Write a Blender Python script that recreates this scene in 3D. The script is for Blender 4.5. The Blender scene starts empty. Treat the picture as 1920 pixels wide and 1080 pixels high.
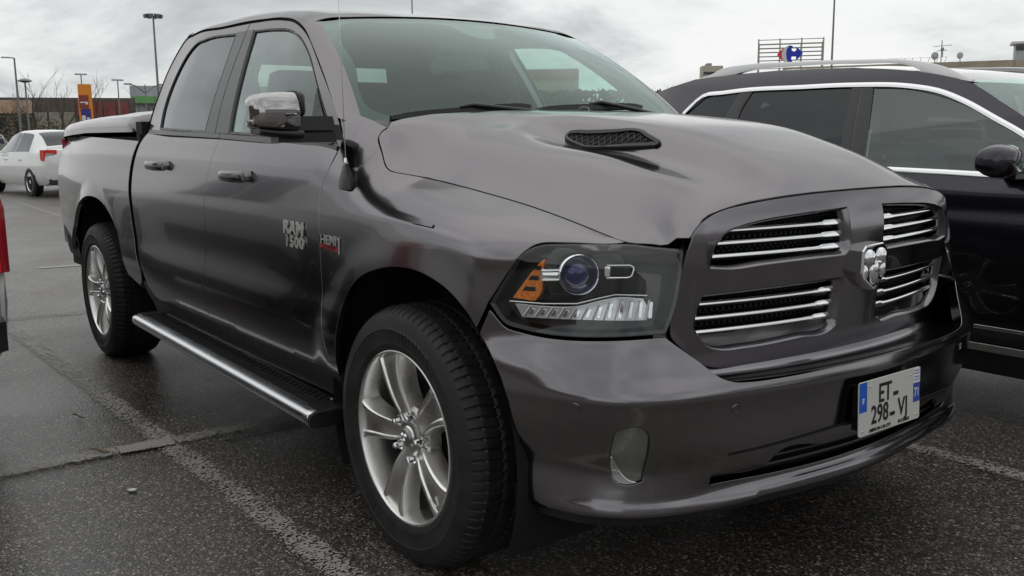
import bpy, bmesh, math, random
import numpy as np
from mathutils import Vector, Matrix, Euler
from mathutils.geometry import delaunay_2d_cdt
rnd = random.Random(7)
SC = bpy.context.scene; COL = SC.collection
PI = math.pi
# ======================= camera, sky, light, exposure =======================
cam_d = bpy.data.cameras.new('camera'); cam = bpy.data.objects.new('camera', cam_d); COL.objects.link(cam)
cam_d.sensor_width = 36.0; cam_d.lens = 1773.5 / 1920 * 36.0; cam_d.clip_start = .05; cam_d.clip_end = 3000
_r = Vector((.60496, .79620, -.00945)); _d = Vector((.1238, -.1058, -.9866)); _f = Vector((-.7865, .5957, -.1626))
_f.normalize(); _r = (_r - _f * _r.dot(_f)).normalized(); _d = _f.cross(_r).normalized()
if _d.z > 0: _d = -_d
_u = -_d
_m = Matrix(((_r.x, _u.x, -_f.x, 2.4153), (_r.y, _u.y, -_f.y, -2.3832), (_r.z, _u.z, -_f.z, 1.3176), (0, 0, 0, 1)))
cam.matrix_world = _m; SC.camera = cam
SUN_EL, SUN_AZ = math.radians(52), math.radians(150)      # overcast: high soft sun behind cloud
w = bpy.data.worlds.new('World'); SC.world = w; w.use_nodes = True
nt = w.node_tree; nt.nodes.clear(); N = nt.nodes.new; L = nt.links.new
out = N('ShaderNodeOutputWorld'); bg = N('ShaderNodeBackground'); L(bg.outputs[0], out.inputs[0])
sky = N('ShaderNodeTexSky'); sky.sky_type = 'NISHITA'; sky.sun_disc = False; sky.sun_elevation = SUN_EL; sky.sun_rotation = math.radians(90) - SUN_AZ
sky.altitude = 200; sky.dust_density = 3
tc = N('ShaderNodeTexCoord')
sepw = N('ShaderNodeSeparateXYZ'); L(tc.outputs['Generated'], sepw.inputs[0])
# cloud deck: project the direction on a plane so that clouds flatten towards the horizon
mz = N('ShaderNodeMath'); mz.operation = 'ADD'; mz.inputs[1].default_value = .26; 
ab = N('ShaderNodeMath'); ab.operation = 'ABSOLUTE'; L(sepw.outputs[2], ab.inputs[0]); L(ab.outputs[0], mz.inputs[0])
dx = N('ShaderNodeMath'); dx.operation = 'DIVIDE'; L(sepw.outputs[0], dx.inputs[0]); L(mz.outputs[0], dx.inputs[1])
dy = N('ShaderNodeMath'); dy.operation = 'DIVIDE'; L(sepw.outputs[1], dy.inputs[0]); L(mz.outputs[0], dy.inputs[1])
cmb = N('ShaderNodeCombineXYZ'); L(dx.outputs[0], cmb.inputs[0]); L(dy.outputs[0], cmb.inputs[1]); cmb.inputs[2].default_value = 9.4
n1 = N('ShaderNodeTexNoise'); n1.inputs['Scale'].default_value = 1.15; n1.inputs['Detail'].default_value = 7; n1.inputs['Roughness'].default_value = .60; n1.inputs['Distortion'].default_value = .35
L(cmb.outputs[0], n1.inputs['Vector'])
n2 = N('ShaderNodeTexNoise'); n2.inputs['Scale'].default_value = .42; n2.inputs['Detail'].default_value = 3; L(cmb.outputs[0], n2.inputs['Vector'])
mixn = N('ShaderNodeMath'); mixn.operation = 'MULTIPLY_ADD'; L(n1.outputs[0], mixn.inputs[0]); mixn.inputs[1].default_value = .62
mm = N('ShaderNodeMath'); mm.operation = 'MULTIPLY'; L(n2.outputs[0], mm.inputs[0]); mm.inputs[1].default_value = .38; L(mm.outputs[0], mixn.inputs[2])
cr = N('ShaderNodeValToRGB'); cr.color_ramp.interpolation = 'B_SPLINE'
els = cr.color_ramp.elements; els[0].position = .38; els[0].color = (.46, .485, .50, 1); els[1].position = .575; els[1].color = (.96, .968, .962, 1)
for p, c in ((.43, (.56, .585, .60, 1)), (.48, (.74, .765, .77, 1)), (.52, (.87, .89, .885, 1))):
    e = els.new(p); e.color = c
L(mixn.outputs[0], cr.inputs[0])
vm = N('ShaderNodeVectorMath'); vm.operation = 'SCALE'; vm.inputs[3].default_value = 10.0; L(cr.outputs[0], vm.inputs[0])
mx = N('ShaderNodeMix'); mx.data_type = 'RGBA'; mx.inputs[0].default_value = .96
L(sky.outputs[0], mx.inputs[6]); L(vm.outputs[0], mx.inputs[7]); L(mx.outputs[2], bg.inputs[0]); bg.inputs[1].default_value = .10
sl = bpy.data.lights.new('sun', 'SUN'); sl.energy = .5; sl.angle = math.radians(110); sl.color = (1, .97, .93)
so = bpy.data.objects.new('sun', sl); COL.objects.link(so)
so.rotation_euler = Vector((math.cos(SUN_EL) * math.cos(SUN_AZ), math.cos(SUN_EL) * math.sin(SUN_AZ), math.sin(SUN_EL))).to_track_quat('Z', 'Y').to_euler()
SC.render.engine = 'CYCLES'; SC.cycles.max_bounces = 10; SC.cycles.transparent_max_bounces = 16; SC.cycles.caustics_reflective = False; SC.cycles.caustics_refractive = False
SC.view_settings.view_transform = 'Standard'; SC.view_settings.look = 'None'; SC.view_settings.exposure = 0; SC.view_settings.gamma = 1; SC.view_settings.use_curve_mapping = False
# ======================= materials =======================
M = {}
def mat(name, col=(.5, .5, .5), rough=.5, metal=0, coat=0, coat_r=.03, spec=.5, emit=None):
    m = bpy.data.materials.new(name); m.use_nodes = True; b = m.node_tree.nodes['Principled BSDF']
    b.inputs['Base Color'].default_value = (*col, 1); b.inputs['Roughness'].default_value = rough; b.inputs['Metallic'].default_value = metal
    b.inputs['Coat Weight'].default_value = coat; b.inputs['Coat Roughness'].default_value = coat_r; b.inputs['Specular IOR Level'].default_value = spec
    if emit: b.inputs['Emission Color'].default_value = (*emit[0], 1); b.inputs['Emission Strength'].default_value = emit[1]
    M[name] = m; return m
def noise_var(m, scale, amt, rough_amt=0, bump=0, bscale=None, detail=4, tint=(1, 1, 1)):
    """multiply base colour by a noise, vary roughness, add fine relief (object coordinates)"""
    nt = m.node_tree; b = nt.nodes['Principled BSDF']; N = nt.nodes.new; L = nt.links.new
    tc = N('ShaderNodeTexCoord'); n = N('ShaderNodeTexNoise'); n.inputs['Scale'].default_value = scale; n.inputs['Detail'].default_value = detail; L(tc.outputs['Object'], n.inputs['Vector'])
    base = tuple(b.inputs['Base Color'].default_value)
    mr = N('ShaderNodeMapRange'); mr.inputs[1].default_value = .3; mr.inputs[2].default_value = .7; L(n.outputs[0], mr.inputs[0])
    mx = N('ShaderNodeMix'); mx.data_type = 'RGBA'; mx.inputs[6].default_value = tuple(c * (1 - amt) for c in base[:3]) + (1,)
    mx.inputs[7].default_value = tuple(min(1, c * (1 + amt) * t) for c, t in zip(base[:3], tint)) + (1,); L(mr.outputs[0], mx.inputs[0]); L(mx.outputs[2], b.inputs['Base Color'])
    if rough_amt:
        r = b.inputs['Roughness'].default_value; m2 = N('ShaderNodeMapRange'); m2.inputs[1].default_value = .3; m2.inputs[2].default_value = .7; m2.inputs[3].default_value = max(0, r - rough_amt); m2.inputs[4].default_value = min(1, r + rough_amt)
        L(n.outputs[0], m2.inputs[0]); L(m2.outputs[0], b.inputs['Roughness'])
    if bump:
        n3 = N('ShaderNodeTexNoise'); n3.inputs['Scale'].default_value = bscale or scale * 8; n3.inputs['Detail'].default_value = 3; L(tc.outputs['Object'], n3.inputs['Vector'])
        bp = N('ShaderNodeBump'); bp.inputs['Strength'].default_value = 1; bp.inputs['Distance'].default_value = bump; L(n3.outputs[0], bp.inputs['Height']); L(bp.outputs[0], b.inputs['Normal'])
    return m
def paint(name, col, metal=.6, rough=.36, dirt=.0, edge=1.0, coat=1):
    m = mat(name, col, rough, metal, coat=coat, coat_r=.02); m.node_tree.nodes['Principled BSDF'].inputs['Specular Tint'].default_value = (edge, edge, edge, 1); nt = m.node_tree; b = nt.nodes['Principled BSDF']; N = nt.nodes.new; L = nt.links.new
    tc = N('ShaderNodeTexCoord')
    fl = N('ShaderNodeTexNoise'); fl.inputs['Scale'].default_value = 900; fl.inputs['Detail'].default_value = 1; L(tc.outputs['Object'], fl.inputs['Vector'])
    mr = N('ShaderNodeMapRange'); mr.inputs[1].default_value = .3; mr.inputs[2].default_value = .7; mr.inputs[3].default_value = rough - .06; mr.inputs[4].default_value = rough + .10; L(fl.outputs[0], mr.inputs[0]); L(mr.outputs[0], b.inputs['Roughness'])
    # road film: faint dull patches, heavier low on the body
    d = N('ShaderNodeTexNoise'); d.inputs['Scale'].default_value = 3.5; d.inputs['Detail'].default_value = 6; L(tc.outputs['Object'], d.inputs['Vector'])
    m3 = N('ShaderNodeMapRange'); m3.inputs[1].default_value = .45; m3.inputs[2].default_value = .8; m3.inputs[3].default_value = .015; m3.inputs[4].default_value = .07 + dirt; L(d.outputs[0], m3.inputs[0]); L(m3.outputs[0], b.inputs['Coat Roughness'])
    # orange-peel, very slight
    wv = N('ShaderNodeTexNoise'); wv.inputs['Scale'].default_value = 60; wv.inputs['Detail'].default_value = 1; L(tc.outputs['Object'], wv.inputs['Vector'])
    bp = N('ShaderNodeBump'); bp.inputs['Strength'].default_value = 1; bp.inputs['Distance'].default_value = .00006; L(wv.outputs[0], bp.inputs['Height']); L(bp.outputs[0], b.inputs['Coat Normal'])
    return m
def glass(name, tint, refl=1.0, rough=0.0, rc=(1, 1, 1)):
    """thin automotive pane: tinted see-through + Fresnel reflection"""
    m = bpy.data.materials.new(name); m.use_nodes = True; nt = m.node_tree; nt.nodes.clear(); N = nt.nodes.new; L = nt.links.new
    o = N('ShaderNodeOutputMaterial'); t = N('ShaderNodeBsdfTransparent'); t.inputs[0].default_value = (*tint, 1)
    g = N('ShaderNodeBsdfGlossy'); g.inputs['Roughness'].default_value = rough; g.inputs[0].default_value = (*rc, 1)
    ge = N('ShaderNodeNewGeometry'); dt = N('ShaderNodeVectorMath'); dt.operation = 'DOT_PRODUCT'; L(ge.outputs['Normal'], dt.inputs[0]); L(ge.outputs['Incoming'], dt.inputs[1])
    def mth(op, a, b=None):
        q = N('ShaderNodeMath'); q.operation = op; L(a, q.inputs[0])
        if b is not None: q.inputs[1].default_value = b
        return q
    c1 = mth('ABSOLUTE', dt.outputs['Value']); c2 = mth('MULTIPLY', c1.outputs[0], -1.0); c3 = mth('ADD', c2.outputs[0], 1.0); c4 = mth('POWER', c3.outputs[0], 5.0); c5 = mth('MULTIPLY', c4.outputs[0], .957 * 1.5 * refl)
    mul = mth('ADD', c5.outputs[0], .043 * 1.8 * refl); mul.use_clamp = True
    x = N('ShaderNodeMixShader'); L(mul.outputs[0], x.inputs[0]); L(t.outputs[0], x.inputs[1]); L(g.outputs[0], x.inputs[2]); L(x.outputs[0], o.inputs[0])
    M[name] = m; return m
paint('paint_grey', (.205, .193, .203), 1.0, .16, edge=.62, coat=.45)
paint('paint_white', (.78, .79, .77), 0, .4, .05)
paint('paint_black', (.034, .030, .040), .9, .28)
paint('paint_silver', (.50, .50, .50), .7, .35)
paint('paint_dull', (.16, .15, .13), .2, .45, .1)
mat('gap_black', (.004, .004, .004), .8)
noise_var(mat('plastic_black', (.012, .012, .013), .42), 30, .3, .08, .0002, 500)
mat('gloss_black', (.006, .006, .007), .12)
noise_var(mat('matte_pillar', (.035, .035, .037), .35), 20, .1)
mat('chrome', (.82, .82, .83), .05, 1)
noise_var(mat('chrome_dirty', (.62, .62, .62), .14, 1), 6, .06, .05)
noise_var(mat('brushed_steel', (.66, .67, .69), .24, 1), 3, .05, .06)
noise_var(mat('mirror_chrome', (.42, .41, .41), .07, 1), 5, .10, .05)
noise_var(mat('alloy', (.80, .79, .77), .30, 1), 9, .06, .07)
noise_var(mat('alloy_pocket', (.30, .30, .29), .38, .9), 30, .25, .1)
noise_var(mat('rubber', (.013, .013, .0135), .62), 14, .35, .12, .0004, 160)
noise_var(mat('brake_iron', (.05, .045, .04), .6, .5), 20, .4)
mat('liner', (.006, .006, .006), .9)
glass('glass_windshield', (.60, .80, .72), 1.0, rc=(.86, 1, .96))
glass('glass_front', (.64, .78, .73), 1.05, rc=(.9, 1, .98))
glass('glass_dark', (.045, .046, .050), .70, rc=(.94, .97, 1))
glass('glass_rear', (.34, .40, .38), 1.0)
glass('glass_suv', (.78, .88, .84), 1.5, rc=(.92, 1, .97))
glass('glass_clear', (.95, .96, .96), .62)
glass('glass_car', (.22, .26, .25), 1.0)
mat('frit', (.004, .004, .005), .25)
noise_var(mat('seat_fabric', (.045, .045, .046), .85), 40, .2)
noise_var(mat('seat_light', (.16, .16, .15), .8), 40, .2)
noise_var(mat('dash', (.040, .040, .040), .6), 40, .2)
noise_var(mat('headliner', (.36, .36, .35), .9), 60, .1)
noise_var(mat('amber', (.85, .20, .012), .12, 0, 1), 120, .35)
mat('red_lens', (.35, .006, .012), .15, 0, 1)
mat('red_bright', (.75, .02, .01), .2, 0, 1)
mat('clear_plastic', (.5, .5, .5), .1, .4, 1)
mat('lens_blue', (.015, .015, .10), .02, .2, 1, 0)
mat('led_clear', (.70, .71, .72), .16, .6, 1)
mat('fog_glass', (.22, .23, .20), .10, .55, 1)
mat('plate_white', (.60, .60, .56), .35)
mat('plate_blue', (.010, .10, .55), .35)
mat('plate_blue_dark', (.035, .07, .40), .35)
mat('ink', (.008, .008, .008), .4)
mat('white_print', (.75, .75, .75), .4)
mat('red_print', (.35, .01, .02), .3)
mat('sticker_green', (.22, .62, .44), .5)
# ======================= object helpers =======================
def link(o, parent=None):
    COL.objects.link(o)
    if parent is not None: o.parent = parent
    return o
def thing(name, label, cat, loc=(0, 0, 0), rz=0, group=None):
    o = bpy.data.objects.new(name, None); o.location = loc; o.rotation_euler = (0, 0, rz); link(o); o.empty_display_size = .2
    o['label'] = label; o['category'] = cat
    if group: o['group'] = group
    return o
def tag(o, label, cat, group=None):
    o['label'] = label; o['category'] = cat
    if group: o['group'] = group
    return o
def struct(o): o['kind'] = 'structure'; return o
def mesh_obj(name, verts, faces, m, parent=None, smooth=True, mats=None, midx=None, normals=None, angle=None):
    me = bpy.data.meshes.new(name); me.from_pydata([tuple(map(float, v)) for v in verts], [], [tuple(int(i) for i in f) for f in faces])
    for mm in (mats or [m]): me.materials.append(M[mm] if isinstance(mm, str) else mm)
    if midx is not None: me.polygons.foreach_set('material_index', midx)
    me.polygons.foreach_set('use_smooth', [bool(smooth)] * len(me.polygons))
    me.validate(clean_customdata=False); me.update()
    if angle is not None and smooth: me.set_sharp_from_angle(angle=math.radians(angle))
    if normals is not None and len(normals) == len(me.vertices): me.normals_split_custom_set_from_vertices([tuple(map(float, n)) for n in normals])
    return link(bpy.data.objects.new(name, me), parent)
def dup_tree(o, parent=None):
    c = o.copy(); COL.objects.link(c)
    if parent is not None: c.parent = parent
    for ch in list(o.children): dup_tree(ch, c)
    return c
class MB:
    def __init__(s): s.v = []; s.f = []; s.m = []
    def add(s, vs, fs, mi=0):
        k = len(s.v); s.v += [tuple(v) for v in vs]; s.f += [tuple(i + k for i in f) for f in fs]; s.m += [mi] * len(fs)
    def box(s, c, d, rz=0, mi=0, top=1.0, ry=0):
        hx, hy, hz = d[0] / 2, d[1] / 2, d[2] / 2; R = Euler((0, ry, rz)).to_matrix(); vs = []
        for z, k in ((-hz, 1), (hz, top)):
            for x, y in ((-hx, -hy), (hx, -hy), (hx, hy), (-hx, hy)): vs.append(Vector(c) + R @ Vector((x * k, y * k, z)))
        s.add(vs, [(3, 2, 1, 0), (4, 5, 6, 7), (0, 1, 5, 4), (1, 2, 6, 5), (2, 3, 7, 6), (3, 0, 4, 7)], mi)
    def tube(s, pts, r, n=8, mi=0, cap=True):
        pts = [Vector(p) for p in pts]; rs = r if isinstance(r, (list, tuple)) else [r] * len(pts); vs = []
        up = None
        for i, p in enumerate(pts):
            t = (pts[min(i + 1, len(pts) - 1)] - pts[max(i - 1, 0)]).normalized()
            if up is None: up = Vector((0, 0, 1)) if abs(t.z) < .9 else Vector((1, 0, 0))
            a = t.cross(up).normalized(); b = a.cross(t).normalized(); up = b
            for k in range(n): th = 2 * PI * k / n; vs.append(p + (a * math.cos(th) + b * math.sin(th)) * rs[i])
        fs = [(i * n + k, i * n + (k + 1) % n, (i + 1) * n + (k + 1) % n, (i + 1) * n + k) for i in range(len(pts) - 1) for k in range(n)]
        if cap: fs += [tuple(range(n))[::-1], tuple((len(pts) - 1) * n + k for k in range(n))]
        s.add(vs, fs, mi)
    def sweep(s, profs, closed=True, cap=True, mi=0):
        n = len(profs[0]); vs = [p for pr in profs for p in pr]; kk = n if closed else n - 1
        fs = [(i * n + k, i * n + (k + 1) % n, (i + 1) * n + (k + 1) % n, (i + 1) * n + k) for i in range(len(profs) - 1) for k in range(kk)]
        if cap and closed: fs += [tuple(range(n))[::-1], tuple((len(profs) - 1) * n + k for k in range(n))]
        s.add(vs, fs, mi)
    def prism(s, poly, depth, frame, mi=0, bev=0):
        """poly: 2D outline; frame(x, y, d) -> 3D; extruded from d=0 to d=depth (front)"""
        n = len(poly); vs = [frame(x, y, 0) for x, y in poly]
        if bev:
            cx = sum(p[0] for p in poly) / n; cy = sum(p[1] for p in poly) / n
            def ins(b):
                o = []
                for i in range(n):
                    a, p, c = poly[i - 1], poly[i], poly[(i + 1) % n]
                    e1 = Vector((p[0] - a[0], p[1] - a[1])).normalized(); e2 = Vector((c[0] - p[0], c[1] - p[1])).normalized()
                    nn = Vector((-(e1.y + e2.y), e1.x + e2.x)); l = nn.length
                    nn = nn / l if l > 1e-6 else Vector((-e1.y, e1.x)); k = b / max(.4, nn.dot(Vector((-e1.y, e1.x)))); o.append((p[0] + nn.x * k, p[1] + nn.y * k))
                return o
            ar = sum(poly[i - 1][0] * poly[i][1] - poly[i][0] * poly[i - 1][1] for i in range(n)); b = bev if ar > 0 else -bev
            vs += [frame(x, y, depth - bev) for x, y in poly] + [frame(x, y, depth) for x, y in ins(b)]; lv = 3
        else: vs += [frame(x, y, depth) for x, y in poly]; lv = 2
        fs = [(i * n + k, i * n + (k + 1) % n, (i + 1) * n + (k + 1) % n, (i + 1) * n + k) for i in range(lv - 1) for k in range(n)]
        fs.append(tuple((lv - 1) * n + k for k in range(n)))
        fs.append(tuple(range(n))[::-1])
        s.add(vs, fs, mi)
    def lathe(s, prof, n=48, axis='y', c=(0, 0, 0), mi=0, close=False):
        vs = []
        for k in range(n):
            th = 2 * PI * k / n
            for r, d in prof:
                if axis == 'y': vs.append((c[0] + r * math.cos(th), c[1] + d, c[2] + r * math.sin(th)))
                elif axis == 'z': vs.append((c[0] + r * math.cos(th), c[1] + r * math.sin(th), c[2] + d))
                else: vs.append((c[0] + d, c[1] + r * math.cos(th), c[2] + r * math.sin(th)))
        p = len(prof); kk = p if close else p - 1
        s.add(vs, [(k * p + j, ((k + 1) % n) * p + j, ((k + 1) % n) * p + (j + 1) % p, k * p + (j + 1) % p) for k in range(n) for j in range(kk)], mi)
    def mirror(s): s.v = [(x, -y, z) for x, y, z in s.v]; s.f = [f[::-1] for f in s.f]; return s
    def build(s, name, m, parent=None, smooth=True, angle=35, mats=None, fix=True):
        o = mesh_obj(name, s.v, s.f, m, parent, smooth, mats, s.m if mats else None)
        if fix:
            bm = bmesh.new(); bm.from_mesh(o.data); bmesh.ops.recalc_face_normals(bm, faces=bm.faces); bm.to_mesh(o.data); bm.free()
        if smooth and angle: o.data.set_sharp_from_angle(angle=math.radians(angle))
        return o
def text_obj(body, size, depth, m, parent, mw, bold=0.0, sx=1.0, align='CENTER', shear=0, spacing=1.0, name='lettering'):
    cu = bpy.data.curves.new(name, 'FONT'); cu.body = body; cu.size = size; cu.extrude = depth; cu.offset = bold; cu.align_x = align; cu.align_y = 'CENTER'; cu.shear = shear; cu.space_character = spacing; cu.resolution_u = 4
    t = bpy.data.objects.new(name, cu); COL.objects.link(t); bpy.context.view_layer.update()
    me = bpy.data.meshes.new_from_object(t.evaluated_get(bpy.context.evaluated_depsgraph_get())); bpy.data.objects.remove(t)
    me.materials.clear(); me.materials.append(M[m]); me.transform(mw @ Matrix.Diagonal((sx, 1, 1, 1)))
    o = bpy.data.objects.new(name, me); return link(o, parent)
def frame_m(p, xa, ya):
    xa = Vector(xa).normalized(); ya = Vector(ya); za = xa.cross(ya).normalized(); ya = za.cross(xa)
    m = Matrix((xa, ya, za)).transposed().to_4x4(); m.translation = Vector(p); return m
# ---------- outlines ----------
def spline(pts, step=.02, closed=True):
    """dense outline through pts; a point with a third element is a corner"""
    n = len(pts); P = [np.array(p[:2], float) for p in pts]; C = [len(p) > 2 for p in pts]; out = []
    for i in range(n if closed else n - 1):
        a, b = P[i], P[(i + 1) % n]; pr, nx = P[i - 1], P[(i + 2) % n]
        if not closed and i == 0: pr = a
        if not closed and i == n - 2: nx = b
        L = np.linalg.norm(b - a)
        def tan(p0, p1, p2):
            d1, d2 = np.linalg.norm(p1 - p0) + 1e-9, np.linalg.norm(p2 - p1) + 1e-9
            t = (p1 - p0) / d1 * d2 / (d1 + d2) + (p2 - p1) / d2 * d1 / (d1 + d2); return t / (np.linalg.norm(t) + 1e-9)
        ta = (b - a) / L if C[i] else tan(pr, a, b); tb = (b - a) / L if C[(i + 1) % n] else tan(a, b, nx)
        k = max(1, int(math.ceil(L / step)))
        for j in range(k):
            s = j / k; out.append((2 * s ** 3 - 3 * s * s + 1) * a + (s ** 3 - 2 * s * s + s) * L * ta + (-2 * s ** 3 + 3 * s * s) * b + (s ** 3 - s * s) * L * tb)
    if not closed: out.append(P[-1])
    return np.array(out)
def area2(p): x, y = p[:, 0], p[:, 1]; return float((x * np.roll(y, -1) - np.roll(x, -1) * y).sum())
def offset(p, d):
    """move a closed CCW outline inwards by d"""
    e = np.roll(p, -1, 0) - p; e /= np.linalg.norm(e, axis=1)[:, None] + 1e-12; n = np.stack([-e[:, 1], e[:, 0]], 1); nn = n + np.roll(n, 1, 0)
    l = np.linalg.norm(nn, axis=1)[:, None]; nn = nn / np.maximum(l, 1e-6); k = d / np.clip((nn * n).sum(1), .5, 1)[:, None]
    return p + nn * k
def inside(poly, q):
    x, y = q[:, 0][:, None], q[:, 1][:, None]; a, b = poly, np.roll(poly, -1, 0)
    c = ((a[:, 1] > y) != (b[:, 1] > y)) & (x < (b[:, 0] - a[:, 0]) * (y - a[:, 1]) / (b[:, 1] - a[:, 1] + 1e-15) + a[:, 0])
    return c.sum(1) % 2 == 1
def dist_poly(poly, q):
    a, b = poly, np.roll(poly, -1, 0); d = b - a; L = (d * d).sum(1) + 1e-12; out = np.full(len(q), 1e9)
    for i in range(len(a)):
        s = np.clip(((q - a[i]) @ d[i]) / L[i], 0, 1); out = np.minimum(out, np.hypot(*(q - a[i] - s[:, None] * d[i]).T))
    return out
BODY_C = np.array([-1.5, 0, .9])
def panel(name, surf, outline, m, parent, holes=(), h=.025, gap=.0028, depth=.022, mirror=False, step=.02, scale=(1, 1), centre=None, both=False, lift=0.0, twist=None):
    """skin panel cut from a smooth surface by an outline, with rolled-in edges. outline and holes lie in the surface's own coordinates"""
    rings = []
    for k, ol in enumerate([outline] + list(holes)):
        p = ol if isinstance(ol, np.ndarray) else spline(ol, step)
        if (area2(p) > 0) != (k == 0): p = p[::-1]
        rings.append(offset(p, gap))
    V = np.concatenate(rings); E = []; s = 0
    for r in rings: E += [(s + i, s + (i + 1) % len(r)) for i in range(len(r))]; s += len(r)
    lo, hi = rings[0].min(0), rings[0].max(0)
    gx, gy = np.meshgrid(np.arange(lo[0] + h / 2, hi[0], h), np.arange(lo[1] + h / 2, hi[1], h)); g = np.stack([gx.ravel(), gy.ravel()], 1)
    ok = inside(rings[0], g)
    for r in rings[1:]: ok &= ~inside(r, g)
    g = g[ok]
    for r in rings: g = g[dist_poly(r, g) > .45 * h]
    A = np.concatenate([V, g]); res = delaunay_2d_cdt([Vector(p) for p in A], E, [], 0, 1e-7)
    vc = np.array([tuple(v) for v in res[0]]); F = [tuple(f) for f in res[2]]; cen = np.array([vc[list(f)].mean(0) for f in F]); ok = inside(rings[0], cen)
    for r in rings[1:]: ok &= ~inside(r, cen)
    F = [f for f, o in zip(F, ok) if o]
    def S(q): return surf(q[:, 0], q[:, 1])
    e = 1e-3; P = S(vc); du = S(vc + [e, 0]) - S(vc - [e, 0]); dv = S(vc + [0, e]) - S(vc - [0, e]); n = np.cross(du, dv); n /= np.linalg.norm(n, axis=1)[:, None] + 1e-12
    c = BODY_C if centre is None else np.array(centre)
    flip = ((P - c) * n).sum() < 0
    if flip: n = -n
    P = P + n * lift
    verts = list(P); norms = list(n); faces = [f[::-1] if flip else f for f in F]
    # ring vertices index map
    orig = {}
    for i, lst in enumerate(res[3]):
        for j in lst: orig[j] = i
    s = 0
    for r in rings:
        idx = [orig.get(s + i) for i in range(len(r))]; s += len(r)
        if any(i is None for i in idx): continue
        rr = vc[idx]; tn = np.roll(rr, -1, 0) - np.roll(rr, 1, 0); tn /= np.linalg.norm(tn, axis=1)[:, None] + 1e-12; o2 = np.stack([tn[:, 1], -tn[:, 0]], 1)
        o3 = S(rr + o2 * 1e-3) - S(rr); o3 /= np.linalg.norm(o3, axis=1)[:, None] + 1e-12; nn = n[idx]; p = P[idx]
        base = len(verts); k = len(r)
        verts += list(p + o3 * .0012 - nn * .0005); norms += list((o3 * .6 + nn * .8))
        verts += list(p + o3 * .0020 - nn * .0022); norms += list(o3)
        verts += list(p + o3 * .0020 - nn * depth); norms += list(o3)
        lay = [idx, list(range(base, base + k)), list(range(base + k, base + 2 * k)), list(range(base + 2 * k, base + 3 * k))]
        for a_, b_ in zip(lay[:-1], lay[1:]):
            for i in range(k):
                j = (i + 1) % k; q = (a_[i], b_[i], b_[j], a_[j]); faces.append(q if flip else q[::-1]) if False else faces.append(q[::-1] if flip else q)
    verts = np.array(verts); norms = np.array(norms); norms /= np.linalg.norm(norms, axis=1)[:, None] + 1e-12
    outs = []
    for mir in ([False, True] if both else [mirror]):
        v2, n2, f2 = verts.copy(), norms.copy(), faces
        if mir: v2[:, 1] *= -1; n2[:, 1] *= -1; f2 = [f[::-1] for f in faces]
        # make winding agree with normals
        fa = np.array([f[:3] for f in f2]); w_ = np.cross(v2[fa[:, 1]] - v2[fa[:, 0]], v2[fa[:, 2]] - v2[fa[:, 0]])
        if (w_ * n2[fa[:, 0]]).sum() < 0: f2 = [f[::-1] for f in f2]
        outs.append(mesh_obj(name, v2, f2, m, parent, True, normals=n2))
    return outs if both else outs[0]
def grid_obj(name, fn, a, b, m, parent=None, flip=False, thick=0):
    A, B = np.meshgrid(a, b, indexing='ij'); P = fn(A.ravel(), B.ravel()); nb = len(b); F = []
    for i in range(len(a) - 1):
        for j in range(nb - 1):
            q = (i * nb + j, (i + 1) * nb + j, (i + 1) * nb + j + 1, i * nb + j + 1); F.append(q[::-1] if flip else q)
    return mesh_obj(name, P, F, m, parent)
# ---------- smooth tables (monotone cubic) ----------
def _slopes(x, Y):
    h = np.diff(x); d = np.diff(Y, axis=0) / h[:, None]
    m = np.zeros_like(Y)
    a, b = d[:-1], d[1:]; h0, h1 = h[:-1, None], h[1:, None]
    w1 = 2 * h1 + h0; w2 = h1 + 2 * h0
    ok = (a * b) > 0
    with np.errstate(divide='ignore', invalid='ignore'):
        hm = (w1 + w2) / (w1 / np.where(ok, a, 1) + w2 / np.where(ok, b, 1))
    m[1:-1] = np.where(ok, hm, 0)
    m[0] = d[0]; m[-1] = d[-1]
    return m
def pchip(x, Y, q):
    x = np.asarray(x, float); Y = np.asarray(Y, float); one = Y.ndim == 1
    if one: Y = Y[:, None]
    q = np.clip(np.atleast_1d(np.asarray(q, float)), x[0], x[-1])
    m = _slopes(x, Y); i = np.clip(np.searchsorted(x, q) - 1, 0, len(x) - 2)
    h = (x[i + 1] - x[i]); s = ((q - x[i]) / h)[:, None]; h = h[:, None]
    r = (1 + 2 * s) * (1 - s) ** 2 * Y[i] + s * (1 - s) ** 2 * h * m[i] + s * s * (3 - 2 * s) * Y[i + 1] + s * s * (s - 1) * h * m[i + 1]
    return r[:, 0] if one else r
def smooth01(a, b, x):
    s = np.clip((x - a) / (b - a), 0, 1); return s * s * (3 - 2 * s)
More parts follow.
